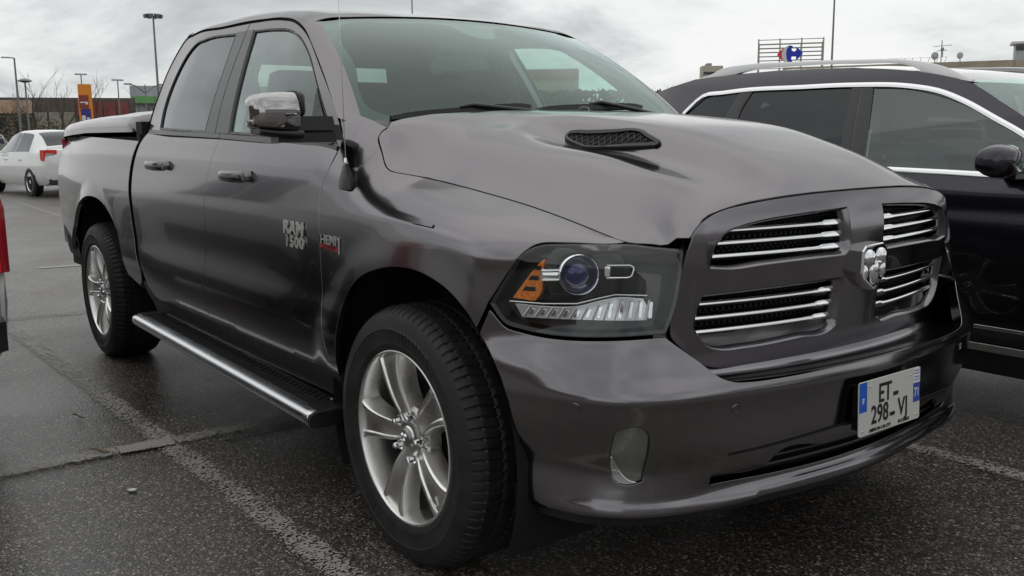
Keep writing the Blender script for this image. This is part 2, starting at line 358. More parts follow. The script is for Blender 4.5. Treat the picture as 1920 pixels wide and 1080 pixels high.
# ---------- truck body: one skin wrapped from the tail round the corner to the nose ----------
PLAN = np.array([(-4.72, -.925), (-4.40, -.955), (-4.0, -.985), (-3.5, -1.0), (-2.6, -1.0), (-1.5, -1.0), (-.5, -1.0), (0, -1.0), (.30, -.998),
                 (.43, -.990), (.55, -.968), (.66, -.930), (.755, -.876), (.832, -.800), (.885, -.700), (.922, -.58), (.957, -.42), (.985, -.23), (1.0, 0)])
def _planspline():
    P = PLAN
    seg = np.r_[0, np.cumsum(np.linalg.norm(np.diff(P, axis=0), axis=1))]
    t = seg - np.interp(0.0, P[:, 0], seg)
    # periodic-free natural cubic through points (centre end has tangent along y)
    n = len(t); A = np.zeros((n, n)); B = np.zeros((n, 2)); h = np.diff(t)
    A[0, 0] = 2 * h[0]; A[0, 1] = h[0]; B[0] = 6 * ((P[1] - P[0]) / h[0] - np.array([1, -.08]))
    A[-1, -1] = 2 * h[-1]; A[-1, -2] = h[-1]; B[-1] = 6 * (np.array([0, 1.0]) - (P[-1] - P[-2]) / h[-1])
    for i in range(1, n - 1):
        A[i, i - 1] = h[i - 1]; A[i, i] = 2 * (h[i - 1] + h[i]); A[i, i + 1] = h[i]
        B[i] = 6 * ((P[i + 1] - P[i]) / h[i] - (P[i] - P[i - 1]) / h[i - 1])
    M = np.linalg.solve(A, B)
    return t, P, M, h
_pt, _pP, _pM, _ph = _planspline()
T_END = float(_pt[-1])
def plan(t):
    t = np.atleast_1d(np.asarray(t, float)); i = np.clip(np.searchsorted(_pt, t) - 1, 0, len(_pt) - 2)
    h = _ph[i][:, None]; a = (_pt[i + 1] - t)[:, None]; b = (t - _pt[i])[:, None]
    M0, M1, P0, P1 = _pM[i], _pM[i + 1], _pP[i], _pP[i + 1]
    p = M0 * a ** 3 / (6 * h) + M1 * b ** 3 / (6 * h) + (P0 / h - M0 * h / 6) * a + (P1 / h - M1 * h / 6) * b
    d = -M0 * a * a / (2 * h) + M1 * b * b / (2 * h) - (P0 / h - M0 * h / 6) + (P1 / h - M1 * h / 6)
    d /= np.linalg.norm(d, axis=1)[:, None]
    return p, np.stack([d[:, 1], -d[:, 0]], 1)      # point, outward normal
VK = np.array([.30, .36, .40, .46, .52, .60, .652, .662, .72, .80, .90, 1.0, 1.06, 1.10, 1.15, 1.20, 1.25, 1.30, 1.35, 1.40, 1.45])
_lowdoor = [.12, .10, .08, .06, .030, .012, .006, .004, .006, .012, .012, .014, .020]
_bed = _lowdoor[:]
SEC = {   # t: (D row, Z row);  D = distance inward of the plan line
 -4.8: (_lowdoor + [.027, .038, .052, .072, .100, .14, .19, .24], None),
 -2.7: (_lowdoor + [.027, .038, .052, .072, .098, .13, .17, .21], None),
 -.62: (_lowdoor + [.027, .038, .054, .076, .102, .132, .17, .21], None),
 -.45: (_lowdoor + [.029, .043, .064, .092, .125, .165, .215, .27], list(VK[:-3]) + [1.345, 1.38, 1.40]),
 -.28: (_lowdoor + [.033, .055, .086, .123, .161, .204, .250, .30], list(VK[:13]) + [1.098, 1.138, 1.176, 1.212, 1.250, 1.296, 1.345, 1.38]),
 -.12: (_lowdoor[:12] + [.022, .042, .078, .122, .170, .220, .270, .320, .37], list(VK[:13]) + [1.095, 1.128, 1.152, 1.168, 1.180, 1.190, 1.198, 1.205]),
 .10: (_lowdoor[:11] + [.012, .026, .052, .095, .145, .195, .245, .295, .345, .39], list(VK[:12]) + [1.057, 1.087, 1.113, 1.132, 1.146, 1.157, 1.166, 1.173, 1.18]),
 .36: ([.13, .11, .09, .07, .035, .015, .008, .004, .006, .010, .012, .018, .040, .070, .118, .168, .218, .268, .318, .368, .41],
       list(VK[:12]) + [1.050, 1.073, 1.094, 1.108, 1.119, 1.128, 1.136, 1.143, 1.15]),
 .58: ([.115, .050, .048, .052, .036, .014, .006, .004, .010, .038, .052, .058, .076, .098, .145, .195, .245, .295, .345, .395, .44],
       list(VK[:12]) + [1.040, 1.058, 1.074, 1.086, 1.096, 1.105, 1.113, 1.12, 1.127]),
 .80: ([.115, .036, .046, .054, .034, .014, .005, .003, .027, .060, .076, .082, .115, .145, .190, .240, .290, .340, .390, .440, .49],
       list(VK[:12]) + [1.033, 1.046, 1.058, 1.068, 1.077, 1.085, 1.093, 1.10, 1.107]),
 1.02: ([.105, .040, .052, .050, .028, .014, .004, .000, .026, .062, .086, .112, .145, .170, .210, .26, .31, .36, .41, .46, .51],
       list(VK[:12]) + [1.035, 1.05, 1.063, 1.073, 1.082, 1.09, 1.098, 1.105, 1.112]),
 1.25: ([.10, .050, .075, .030, .018, .012, .003, .000, .020, .052, .08, .115, .15, .18, .22, .27, .32, .37, .42, .47, .52], None),
 T_END: ([.10, .050, .078, .030, .018, .012, .003, .000, .018, .045, .07, .10, .13, .16, .20, .25, .30, .35, .40, .45, .50], None),
}
_ts = sorted(SEC); _TD = np.array([SEC[t][0] for t in _ts]); _TZ = np.array([SEC[t][1] if SEC[t][1] is not None else list(VK) for t in _ts])
AF = (.02, .40); AR = (-3.50, .42)      # wheel-arch centres (x, z)
def W(t, v, push=0.0):
    t = np.atleast_1d(np.asarray(t, float)); v = np.atleast_1d(np.asarray(v, float))
    v = np.clip(v, VK[0], VK[-1]); i = np.clip(np.searchsorted(VK, v) - 1, 0, len(VK) - 2)
    mD = _slopes(VK, _TD.T); mZ = _slopes(VK, _TZ.T)          # (V, T)
    h = VK[i + 1] - VK[i]; s = ((v - VK[i]) / h)[:, None]; hh = h[:, None]
    a, b, c, d = (1 + 2 * s) * (1 - s) ** 2, s * (1 - s) ** 2 * hh, s * s * (3 - 2 * s), s * s * (s - 1) * hh
    rowD = a * _TD.T[i] + b * mD[i] + c * _TD.T[i + 1] + d * mD[i + 1]
    rowZ = a * _TZ.T[i] + b * mZ[i] + c * _TZ.T[i + 1] + d * mZ[i + 1]
    tk = np.array(_ts); tq = np.clip(t, tk[0], tk[-1]); j = np.clip(np.searchsorted(tk, tq) - 1, 0, len(tk) - 2)
    n = np.arange(len(t))
    def along(row):
        m = _slopes(tk, row.T).T
        hh = tk[j + 1] - tk[j]; s = (tq - tk[j]) / hh
        return (1 + 2 * s) * (1 - s) ** 2 * row[n, j] + s * (1 - s) ** 2 * hh * m[n, j] + s * s * (3 - 2 * s) * row[n, j + 1] + s * s * (s - 1) * hh * m[n, j + 1]
    D = along(rowD); Z = along(rowZ)
    # wheel-arch flares, door hollow
    for (cx, cz), R, amp in ((AF, .50, .014), (AR, .50, .036)):
        r = np.hypot(t - cx, v - cz)
        D = D - amp * (1 - smooth01(R, R + .15, r)) * smooth01(.40, .60, v) * (1 - .6 * smooth01(.30, .55, t - cx))
    hol = smooth01(-2.60, -2.15, t) * (1 - smooth01(-1.0, -.50, t))
    D = D + hol * .009 * np.exp(-((v - .84) / .12) ** 2)
    P, N = plan(t)
    P = P - N * (D - push)[:, None]
    return np.stack([P[:, 0], P[:, 1], Z], 1)
# ---------- hood: height over (x, y) ----------
HX = np.array([-.75, -.55, -.35, -.10, .15, .40, .60, .75, .84, .90])
HY = np.array([0, .20, .28, .33, .39, .45, .53, .60, .66, .72, .80])
HZ = np.array([
 [1.398, 1.396, 1.393, 1.390, 1.386, 1.382, 1.376, 1.370, 1.362, 1.354, 1.345],
 [1.400, 1.398, 1.394, 1.390, 1.384, 1.378, 1.370, 1.363, 1.354, 1.344, 1.330],
 [1.396, 1.394, 1.390, 1.384, 1.374, 1.365, 1.353, 1.341, 1.328, 1.305, 1.270],
 [1.386, 1.384, 1.379, 1.369, 1.351, 1.339, 1.327, 1.312, 1.286, 1.244, 1.190],
 [1.367, 1.365, 1.359, 1.338, 1.278, 1.270, 1.282, 1.276, 1.250, 1.212, 1.168],
 [1.337, 1.335, 1.328, 1.306, 1.252, 1.240, 1.250, 1.240, 1.210, 1.172, 1.130],
 [1.286, 1.284, 1.274, 1.252, 1.216, 1.202, 1.202, 1.186, 1.155, 1.115, 1.080],
 [1.236, 1.232, 1.222, 1.205, 1.182, 1.166, 1.150, 1.128, 1.095, 1.060, 1.035],
 [1.198, 1.195, 1.186, 1.174, 1.158, 1.140, 1.112, 1.075, 1.040, 1.015, 1.000],
 [1.160, 1.158, 1.152, 1.145, 1.132, 1.112, 1.078, 1.040, 1.010, .990, .975]])
def H(x, y):
    x = np.clip(np.atleast_1d(np.asarray(x, float)), HX[0], HX[-1]); y0 = np.atleast_1d(np.asarray(y, float)); y = np.clip(np.abs(y0), 0, HY[-1])
    i = np.clip(np.searchsorted(HY, y) - 1, 0, len(HY) - 2)
    m = _slopes(HY, HZ.T); m[0] = 0
    h = HY[i + 1] - HY[i]; s = ((y - HY[i]) / h)[:, None]; hh = h[:, None]
    row = (1 + 2 * s) * (1 - s) ** 2 * HZ.T[i] + s * (1 - s) ** 2 * hh * m[i] + s * s * (3 - 2 * s) * HZ.T[i + 1] + s * s * (s - 1) * hh * m[i + 1]
    j = np.clip(np.searchsorted(HX, x) - 1, 0, len(HX) - 2); n = np.arange(len(x)); m = _slopes(HX, row.T).T
    hh = HX[j + 1] - HX[j]; s = (x - HX[j]) / hh
    z = (1 + 2 * s) * (1 - s) ** 2 * row[n, j] + s * (1 - s) ** 2 * hh * m[n, j] + s * s * (3 - 2 * s) * row[n, j + 1] + s * s * (s - 1) * hh * m[n, j + 1]
    return np.stack([x, y0, z], 1)
# ---------- cab side (glass and door frames): y over (x, z) ----------
def G(x, z, off=0.0):
    x = np.atleast_1d(np.asarray(x, float)); z = np.atleast_1d(np.asarray(z, float))
    y = pchip([1.20, 1.31, 1.45, 1.60, 1.72, 1.80, 1.86], [-.935, -.898, -.850, -.785, -.725, -.685, -.65], z)
    y = y + .02 * smooth01(-1.2, -.4, x) + .015 * (1 - smooth01(-2.75, -2.3, x))
    return np.stack([x, y - off, z], 1)
# ---------- windshield: point over (u across -1..1, w 0 bottom..1 top) ----------
def WS(u, w):
    u = np.atleast_1d(np.asarray(u, float)); w = np.atleast_1d(np.asarray(w, float))
    hw = .800 + (.655 - .800) * w
    y = u * hw
    xc = -.42 + (-1.04 + .42) * w; zc = 1.362 + (1.788 - 1.362) * w
    bow = .030 * 4 * w * (1 - w)
    x = xc - (.09 - .024 * w) * u * u + bow * .58
    z = zc + bow * .81 - .028 * u * u * (.5 + .5 * w)
    return np.stack([x, y, z], 1)
# ---------- roof ----------
def RF(x, y):
    x = np.atleast_1d(np.asarray(x, float)); y = np.atleast_1d(np.asarray(y, float))
    zc = pchip([-2.70, -2.60, -2.40, -2.0, -1.6, -1.3, -1.15, -1.05], [1.80, 1.845, 1.872, 1.885, 1.871, 1.840, 1.814, 1.790], x)
    a = np.abs(y) / .68
    return np.stack([x, y, zc - .012 * a ** 2 - .030 * a ** 6], 1)
# ---------- grille/front plane ----------
def GF(y, z, off=0.0):
    y = np.atleast_1d(np.asarray(y, float)); z = np.atleast_1d(np.asarray(z, float))
    x = .920 - .250 * y * y - 4.0 * np.maximum(np.abs(y) - .56, 0) ** 2 + .12 * np.minimum(z - .98, 0) - 1.9 * np.maximum(z - 1.025, 0) ** 2 + off
    return np.stack([x, y, z], 1)
# ======================= grey pickup truck =======================
truck = thing('pickup_truck', 'dark grey metallic crew-cab pickup with chrome-barred grille, filling the middle of the car park view', 'pickup truck')
EX = 2 * T_END
def Wm(t, v):        # skin continued past the centre line to the far side
    t = np.atleast_1d(np.asarray(t, float)); far = t > T_END; P = W(np.where(far, EX - t, t), v); P[far, 1] *= -1; return P
# --- doors, fenders, bed sides (near = right-hand side, then mirrored) ---
SHUT = [(-.347, 1.367), (-.356, 1.348), (-.351, 1.329), (-.329, 1.312), (-.304, 1.297), (-.274, 1.274), (-.253, 1.260), (-.235, 1.2535), (-.213, 1.256), (-.185, 1.266), (-.140, 1.283), (-.076, 1.290), (.036, 1.282), (.144, 1.274), (.274, 1.265), (.406, 1.25), (.545, 1.223), (.672, 1.181), (.775, 1.134)]
fender = [(-.43, .512, 1), (-.483, .70), (-.492, .877), (-.506, 1.055), (-.518, 1.12), (-.504, 1.192), (-.494, 1.269), (-.509, 1.305), (-.560, 1.352), (-.585, 1.372, 1), (-.53, 1.392, 1), (-.48, 1.384), (-.43, 1.376), (-.385, 1.369), (-.347, 1.367, 1), *SHUT[1:], (.853, 1.088, 1),
          (.82, 1.083), (.657, 1.074), (.575, 1.054), (.548, 1.025), (.52, .985), (.444, .877, 1), (.412, .806, 1), (.394, .829), (.328, .878), (.203, .922), (.035, .932), (-.092, .910), (-.215, .865), (-.300, .793), (-.340, .721), (-.375, .625), (-.412, .512, 1)]
FD = panel('fender', W, fender, 'paint_grey', truck, both=True, h=.022)
fdoor = [(-.43, .512, 1), (-.483, .70), (-.492, .877), (-.506, 1.055), (-.518, 1.12), (-.504, 1.192), (-.494, 1.262, 1), (-.56, 1.272), (-.80, 1.283), (-1.2, 1.300), (-1.60, 1.312, 1), (-1.605, 1.2), (-1.612, .987), (-1.648, .75), (-1.655, .507, 1), (-1.2, .502), (-.8, .503)]
rdoor = [(-1.655, .507, 1), (-1.648, .75), (-1.612, .987), (-1.605, 1.2), (-1.60, 1.312, 1), (-2.1, 1.330), (-2.66, 1.340, 1), (-2.700, 1.30), (-2.702, 1.193), (-2.668, .95), (-2.60, .72), (-2.545, .60), (-2.50, .535), (-2.46, .515), (-2.2, .510)]
FDo = panel('front_door', W, fdoor, 'paint_grey', truck, both=True, h=.03)
RDo = panel('rear_door', W, rdoor, 'paint_grey', truck, both=True, h=.03)
bed = [(-2.760, 1.292, 1), (-3.4, 1.307), (-4.2, 1.322), (-4.66, 1.332), (-4.715, 1.325), (-4.72, 1.16), (-4.70, .95), (-4.64, .80), (-4.58, .74, 1), (-4.2, .68), (-4.02, .60, 1), (-4.0, .62), (-3.93, .76), (-3.80, .875), (-3.62, .950), (-3.44, .975), (-3.25, .955), (-3.08, .875), (-2.96, .76), (-2.885, .62), (-2.84, .575, 1), (-2.62, .570), (-2.60, .60), (-2.655, .72), (-2.725, .95), (-2.758, 1.19)]
BD = panel('bed_side', W, bed, 'paint_grey', truck, both=True, h=.03)
def Wdark(t, v): return W(t, v, -.004)
rock = [(-2.60, .575, 1), (-2.52, .545), (-2.47, .508, 1), (-1.6, .500), (-.8, .496), (-.44, .504, 1), (-.44, .40, 1), (-2.60, .40, 1)]
panel('rocker_panel', Wdark, rock, 'plastic_black', truck, both=True, h=.05, gap=.001)
# dark inner structure just behind every shut line
for sgn in (1, -1):
    mb = MB()
    ts = np.linspace(-4.70, .38, 90); vs = np.array([.52, .6, .7, .8, .9, 1.0, 1.1, 1.2, 1.27])
    A, B = np.meshgrid(ts, vs, indexing='ij'); P = W(A.ravel(), B.ravel(), -.026); P[:, 1] *= sgn; nb = len(vs)
    ok = lambda i, j: (ts[i + 1] < -.55 or vs[j + 1] < 1.07) and all(np.hypot(ts[i + a] - cx, vs[j + b] - cz) > rr for a in (0, 1) for b in (0, 1) for cx, cz, rr in ((.02, .42, .56), (-3.46, .42, .60)))
    mb.add(P, [(i * nb + j, (i + 1) * nb + j, (i + 1) * nb + j + 1, i * nb + j + 1) for i in range(len(ts) - 1) for j in range(nb - 1) if ok(i, j)])
    mb.build('inner_body', 'gap_black', truck, fix=False)
# --- door frames and side glass on the greenhouse surface ---
ff_out = [(-.494, 1.262, 1), (-.505, 1.285), (-.535, 1.325), (-.60, 1.388), (-.828, 1.556), (-1.10, 1.716), (-1.226, 1.760), (-1.374, 1.784), (-1.735, 1.806, 1), (-1.665, 1.310, 1), (-1.2, 1.298), (-.8, 1.281)]
ff_hole = [(-.535, 1.283, 1), (-.668, 1.384), (-.795, 1.488), (-.987, 1.630), (-1.131, 1.700), (-1.261, 1.735), (-1.404, 1.751), (-1.643, 1.764, 1), (-1.551, 1.492), (-1.504, 1.322, 1), (-1.1, 1.310), (-.8, 1.297)]
rf_out = [(-1.672, 1.310, 1), (-1.742, 1.806, 1), (-2.067, 1.812), (-2.50, 1.816), (-2.62, 1.796), (-2.672, 1.730), (-2.690, 1.50), (-2.690, 1.336, 1), (-2.2, 1.328)]
rf_hole = [(-1.675 - .13, 1.328, 1), (-1.813, 1.552), (-1.86, 1.771, 1), (-2.283, 1.779), (-2.40, 1.765), (-2.48, 1.714), (-2.520, 1.60), (-2.515, 1.45), (-2.48, 1.348, 1), (-2.2, 1.340)]
def Gs(x, z): return G(x, z)
FF = panel('door_frame', Gs, ff_out, 'paint_grey', truck, holes=[ff_hole], both=True, h=.03, depth=.05)
RF_ = panel('door_frame', Gs, rf_out, 'paint_grey', truck, holes=[rf_hole], both=True, h=.03, depth=.05)
for a in FF: a.parent = truck
def Gi(x, z): return G(x, z, -.008)
fg = panel('door_glass', Gi, ff_hole, 'glass_front', truck, both=True, h=.05, gap=-.004, depth=.002)
rg = panel('door_glass', Gi, rf_hole, 'glass_dark', truck, both=True, h=.05, gap=-.004, depth=.002)
for o, s in ((fg, FDo), (rg, RDo)):
    for a, b in zip(o, s): a.parent = b
for o, s in ((FF, FDo), (RF_, RDo)):
    for a, b in zip(o, s): a.parent = b
# black pillar applique between the two panes, black seals round the glass
bp_ = [(-1.513, 1.322, 1), (-1.560, 1.492), (-1.653, 1.770, 1), (-1.852, 1.775, 1), (-1.803, 1.552), (-1.795, 1.325, 1)]
bp1 = [(-1.513, 1.322, 1), (-1.560, 1.492), (-1.653, 1.770, 1), (-1.730, 1.772, 1), (-1.668, 1.325, 1)]
bp2 = [(-1.674, 1.325, 1), (-1.737, 1.772, 1), (-1.852, 1.775, 1), (-1.803, 1.552), (-1.795, 1.325, 1)]
for b_, own in ((bp1, FDo), (bp2, RDo)):
    for a, p in zip(panel('pillar_trim', Gs, b_, 'matte_pillar', truck, both=True, h=.04, gap=.001, depth=.01, lift=.002), own): a.parent = p
for hole, own in ((ff_hole, FDo), (rf_hole, RDo)):
    ol = spline(hole, .03); ol = ol if area2(ol) > 0 else ol[::-1]
    for s in (1, -1):
        P = G(ol[:, 0], ol[:, 1]); oi = offset(ol, .009); P2 = G(oi[:, 0], oi[:, 1], -.004); P3 = G(oi[:, 0], oi[:, 1], -.010); P1 = G(ol[:, 0], ol[:, 1], .0012)
        mb = MB(); prof = []
        for i in list(range(len(ol))) + [0]: prof.append([(q[0], q[1] * s, q[2]) for q in (P1[i], (P1[i] + P2[i]) / 2 + np.array([0, -.002, 0]), P2[i], P3[i])])
        mb.sweep(prof, closed=False); o = mb.build('window_seal', 'plastic_black', own[0 if s == 1 else 1], fix=False)
# belt moulding under the glass
for s in (1, -1):
    for own, x0, x1 in ((FDo, -.52, -1.598), (RDo, -1.604, -2.66)):
        xs = np.linspace(x0, x1, 24); zb = np.interp(xs, [-2.68, -1.6, -.8, -.5], [1.338, 1.314, 1.286, 1.266]); mb = MB(); pr = []
        for x, z in zip(xs, zb):
            q0 = G(x, z - .010)[0]; q1 = G(x, z + .012)[0]
            pr.append([(x, s * (q0[1] + .012), q0[2]), (x, s * (q0[1] - .006), q0[2]), (x, s * (q1[1] - .007), q1[2] - .004), (x, s * (q1[1] + .008), q1[2] + .001)])
        mb.sweep(pr); mb.build('belt_moulding', 'matte_pillar', own[0 if s == 1 else 1], angle=50)
# --- roof with side rails, A and C pillars: swept sections from the drip line over the top ---
drip = spline([(-.575, 1.372), (-.70, 1.476), (-.828, 1.566), (-.97, 1.655), (-1.10, 1.727), (-1.226, 1.771), (-1.374, 1.795), (-1.56, 1.808), (-1.735, 1.817), (-2.067, 1.823), (-2.50, 1.827), (-2.63, 1.806), (-2.685, 1.735), (-2.702, 1.50), (-2.706, 1.300)], .03, closed=False)
D3 = G(drip[:, 0], drip[:, 1], .003)
def wsedge(k): return WS(-1.0, min(k, 1.012))[0]
iA = np.argmin(np.abs(drip[:, 0] + 1.10)); iR = np.argmax((drip[:, 0] < -2.60))
def bez(a, b, hgt, n=9, out=(0, -.6, .8)):
    o = np.array(out, float); o /= np.linalg.norm(o); c = (a + b) / 2 + o * hgt; s = np.linspace(0, 1, n)[:, None]
    return (1 - s) ** 2 * a + 2 * s * (1 - s) * c + s * s * b
for s in (1, -1):
    mb = MB(); pr = []
    for i in range(iA + 1):
        k = i / iA; a = D3[i]; b = wsedge(-.02 + 1.03 * k); P = bez(a, b, .016 - .002 * k, 10, (.30, -.80, .45)); pr.append([(p[0], p[1] * s, p[2]) for p in P])
    mb.sweep(pr, closed=False); mb.build('windshield_pillar', 'paint_grey', truck, angle=60)
    # C pillar: drip line to the rear corner of the cab
    mb = MB(); pr = []
    for i in range(iR, len(drip)):
        a = D3[i]; y = a[1]; b = np.array([a[0] - .075 - .01, y * .93 + .02, a[2] + (.035 if i < iR + 3 else .0)]); P = bez(a, b, .022, 8, (-.5, -.85, 0)); pr.append([(p[0], p[1] * s, p[2]) for p in P])
    mb.sweep(pr, closed=False); mb.build('rear_pillar', 'paint_grey', truck, angle=60)
mb = MB(); pr = []
ym = np.linspace(-.555, .555, 17)
for i in range(iA, iR + 1):
    a = D3[i]; x = a[0]; fade = max(0., 1 - (abs(x) - 1.10) / .6) ** 1.5
    xm = x + (.055 - .072 * (ym / .62) ** 2) * fade; mid = RF(xm, ym); b = mid[0].copy()
    if i == iA: mid = WS(ym / .655, np.full(17, 1.012)) + [-.004, 0, .006]; b = mid[0].copy(); 
    rail = bez(a, b, .030, 9, (0, -.75, .8)); far = rail[::-1].copy(); far[:, 1] *= -1
    pr.append([tuple(p) for p in rail] + [tuple(p) for p in mid[1:-1]] + [tuple(p) for p in far])
x_last = pr[-1]
for dx_, dz_ in ((-.03, -.014), (-.055, -.04), (-.07, -.09)): pr.append([(p[0] + dx_, p[1] * (1 - .012), p[2] + dz_) for p in x_last])
mb.sweep(pr, closed=False); mb.build('roof', 'paint_grey', truck, angle=70)
# black strip closing the gap between drip line and door frames
for s in (1, -1):
    mb = MB(); P = G(drip[:, 0], drip[:, 1], -.012); Q = G(drip[:, 0], drip[:, 1] - .02, -.016); pr = [[(p[0], p[1] * s, p[2]), (q[0], q[1] * s, q[2])] for p, q in zip(P, Q)]; pr2 = [[(p[0], (p[1] - .012) * s, p[2]), b[0]] for p, b in zip(P, pr)]
    mb.sweep(pr, closed=False); mb.sweep(pr2, closed=False); mb.build('drip_seal', 'gap_black', truck, fix=False)
# --- windshield ---
wsg = grid_obj('windshield', WS, np.linspace(-1, 1, 30), np.linspace(-.03, 1.0, 20), 'glass_windshield', truck)
def frit_fn(u, w_): return WS(u, w_) - np.array([.006, 0, .006])
fo = [(-.998, -.028, 1), (.998, -.028, 1), (.998, .998, 1), (-.998, .998, 1)]
fi = [(-.84, .05), (-.4, .045), (0, .04), (.4, .045), (.84, .05), (.915, .09), (.935, .5), (.93, .84), (.88, .94), (.5, .955), (.22, .955), (.16, .93), (.12, .84), (.07, .79), (0, .775), (-.07, .79), (-.12, .84), (-.16, .93), (-.22, .955), (-.5, .955), (-.88, .94), (-.93, .84), (-.935, .5), (-.915, .09)]
fr = panel('windshield_border', frit_fn, fo, 'frit', truck, holes=[fi], h=.08, gap=.0005, depth=.0012, step=.05)
fr.parent = wsg
# cowl between hood and glass
mb = MB(); pr = []
for u in np.linspace(-1, 1, 25):
    a = WS(u * .985, .03)[0] + [.006, 0, -.002]; b = np.array([-.350 - .01 * u * u, u * .79, 1.378 - .055 * abs(u) ** 3]); pr.append([tuple(a), tuple(a * .5 + b * .5 + [0, 0, -.012]), tuple(b), (b[0] + .06, b[1], b[2] - .05)])
mb.sweep(pr, closed=False); mb.build('cowl', 'plastic_black', truck, fix=False)
# --- hood ---
ring = SHUT + [(.853, 1.088), (.97, 1.060), (1.072, 1.045)]
rr = spline(ring, .03, closed=False); R3 = W(rr[:, 0], rr[:, 1])
front = np.array([(.800, -.600, 1.047), (.806, -.588, 1.072), (.814, -.567, 1.096), (.826, -.538, 1.112), (.848, -.444, 1.134), (.880, -.266, 1.149), (.893, -.13, 1.153), (.897, 0, 1.1545)])
fs_ = spline([tuple(p[:2]) for p in front], .03, closed=False); fz = pchip(np.r_[0, np.cumsum(np.linalg.norm(np.diff(front[:, :2], axis=0), axis=1))], front[:, 2], np.r_[0, np.cumsum(np.linalg.norm(np.diff(fs_, axis=0), axis=1))])
F3 = np.c_[fs_, fz]; half = np.concatenate([R3[:-1], F3])
rear = np.array([(-.375, 0), (-.377, -.2), (-.383, -.4), (-.388, -.6), (-.382, -.72), (-.368, -.775)])
full = np.concatenate([half[:, :2], (half[::-1][1:, :2]) * [1, -1], rear[::-1][:-1] * [1, -1], rear])
cz = np.concatenate([half[:, 2], half[::-1][1:, 2]]); cp = np.concatenate([half[:, :2], half[::-1][1:, :2] * [1, -1]])
anch = np.array([(x, y) for x in np.linspace(-.30, .75, 11) for y in np.linspace(-.66, .66, 13)])
anch = anch[dist_poly(cp, anch) > .13]; rear_p = np.concatenate([rear, rear[1:] * [1, -1]])
keep = np.arange(0, len(cp), 2); CP = np.concatenate([cp[keep], anch, rear_p]); rz_ = np.array([1.400, 1.398, 1.392, 1.382, 1.366, 1.354]); rz_ = np.concatenate([rz_, rz_[1:]]); CR = np.concatenate([cz[keep] - H(cp[keep, 0], cp[keep, 1])[:, 2], np.zeros(len(anch)), rz_ - H(rear_p[:, 0], rear_p[:, 1])[:, 2]])
def _phi(r): return np.where(r > 1e-9, r * r * np.log(r + 1e-12), 0)
K_ = _phi(np.linalg.norm(CP[:, None] - CP[None], axis=2)) + np.eye(len(CP)) * 2e-5; Pm = np.c_[np.ones(len(CP)), CP]
cf = np.linalg.solve(np.block([[K_, Pm], [Pm.T, np.zeros((3, 3))]]), np.r_[CR, 0, 0, 0])
def HD(x, y):
    P = H(x, y); q = P[:, :2]; P[:, 2] += _phi(np.linalg.norm(q[:, None] - CP[None], axis=2)) @ cf[:-3] + cf[-3] + q @ cf[-2:]
    # rolled lip along the grille edge and a soft crease along the outer ridge
    return P
hood = panel('hood', HD, full[::-1], 'paint_grey', truck, h=.022, depth=.03, gap=.0035, centre=(0, 0, 0))
# gap filler under hood shut line
mb = MB(); allp = np.concatenate([half, (half[::-1][1:]) * [1, -1, 1]]); c2 = np.array([.2, 0]); pr = []
for p in allp:
    d = np.array([p[0] - .15, p[1]]); d /= np.linalg.norm(d); fr0 = -.034 if p[0] > .79 else .004; pr.append([(p[0] - d[0] * .03, p[1] - d[1] * .03, p[2] - .016), (p[0] + d[0] * fr0, p[1] + d[1] * fr0, p[2] - .020), (p[0] + d[0] * fr0, p[1] + d[1] * fr0, p[2] - .07)])
mb.sweep(pr, closed=False); mb.build('hood_gap', 'gap_black', truck, fix=False)
# hood vents in the outer walls of the centre bulge
for s in (-1, 1):
    vo = spline([(.071, -.374), (.074, -.367), (.088, -.361), (.150, -.351), (.213, -.344), (.274, -.3365), (.329, -.327), (.356, -.327), (.397, -.336), (.433, -.342), (.452, -.347), (.451, -.354), (.430, -.361), (.375, -.371), (.317, -.380), (.263, -.393), (.228, -.412), (.195, -.418), (.165, -.412)], .008)
    vo = vo if area2(vo) > 0 else vo[::-1]
    def VS(x, y, off=0): P = HD(x, y); return P
    fr_ = offset(vo, .008)
    o = panel('hood_vent', lambda x, y: HD(x, y), vo, 'plastic_black', truck, holes=[fr_], h=.02, gap=.0005, depth=.014, lift=.009, mirror=(s == 1), centre=(0, 0, 0))
    o2 = panel('vent_back', lambda x, y: HD(x, y), offset(vo, .002), 'gap_black', o, h=.02, gap=0, depth=.001, lift=.0015, mirror=(s == 1), centre=(0, 0, 0))
    mb = MB(); lat = offset(vo, .007)
    for sl in (1, -1):
        for c0 in np.arange(-.3, 1.0, .026):
            seg = []
            for k in np.linspace(0, 1, 24):
                y = -.44 + .13 * k; x = c0 + sl * (y + .375) * 1.1 + .05; q = np.array([[x, y]])
                if inside(lat, q)[0]: p = HD([x], [y])[0]; seg.append((p[0], p[1] * (-s), p[2] + .0045))
                elif len(seg) > 1: break
            if len(seg) > 1: mb.tube(seg, .0022, 5)
    mb.build('vent_mesh', 'plastic_black', o, angle=0)
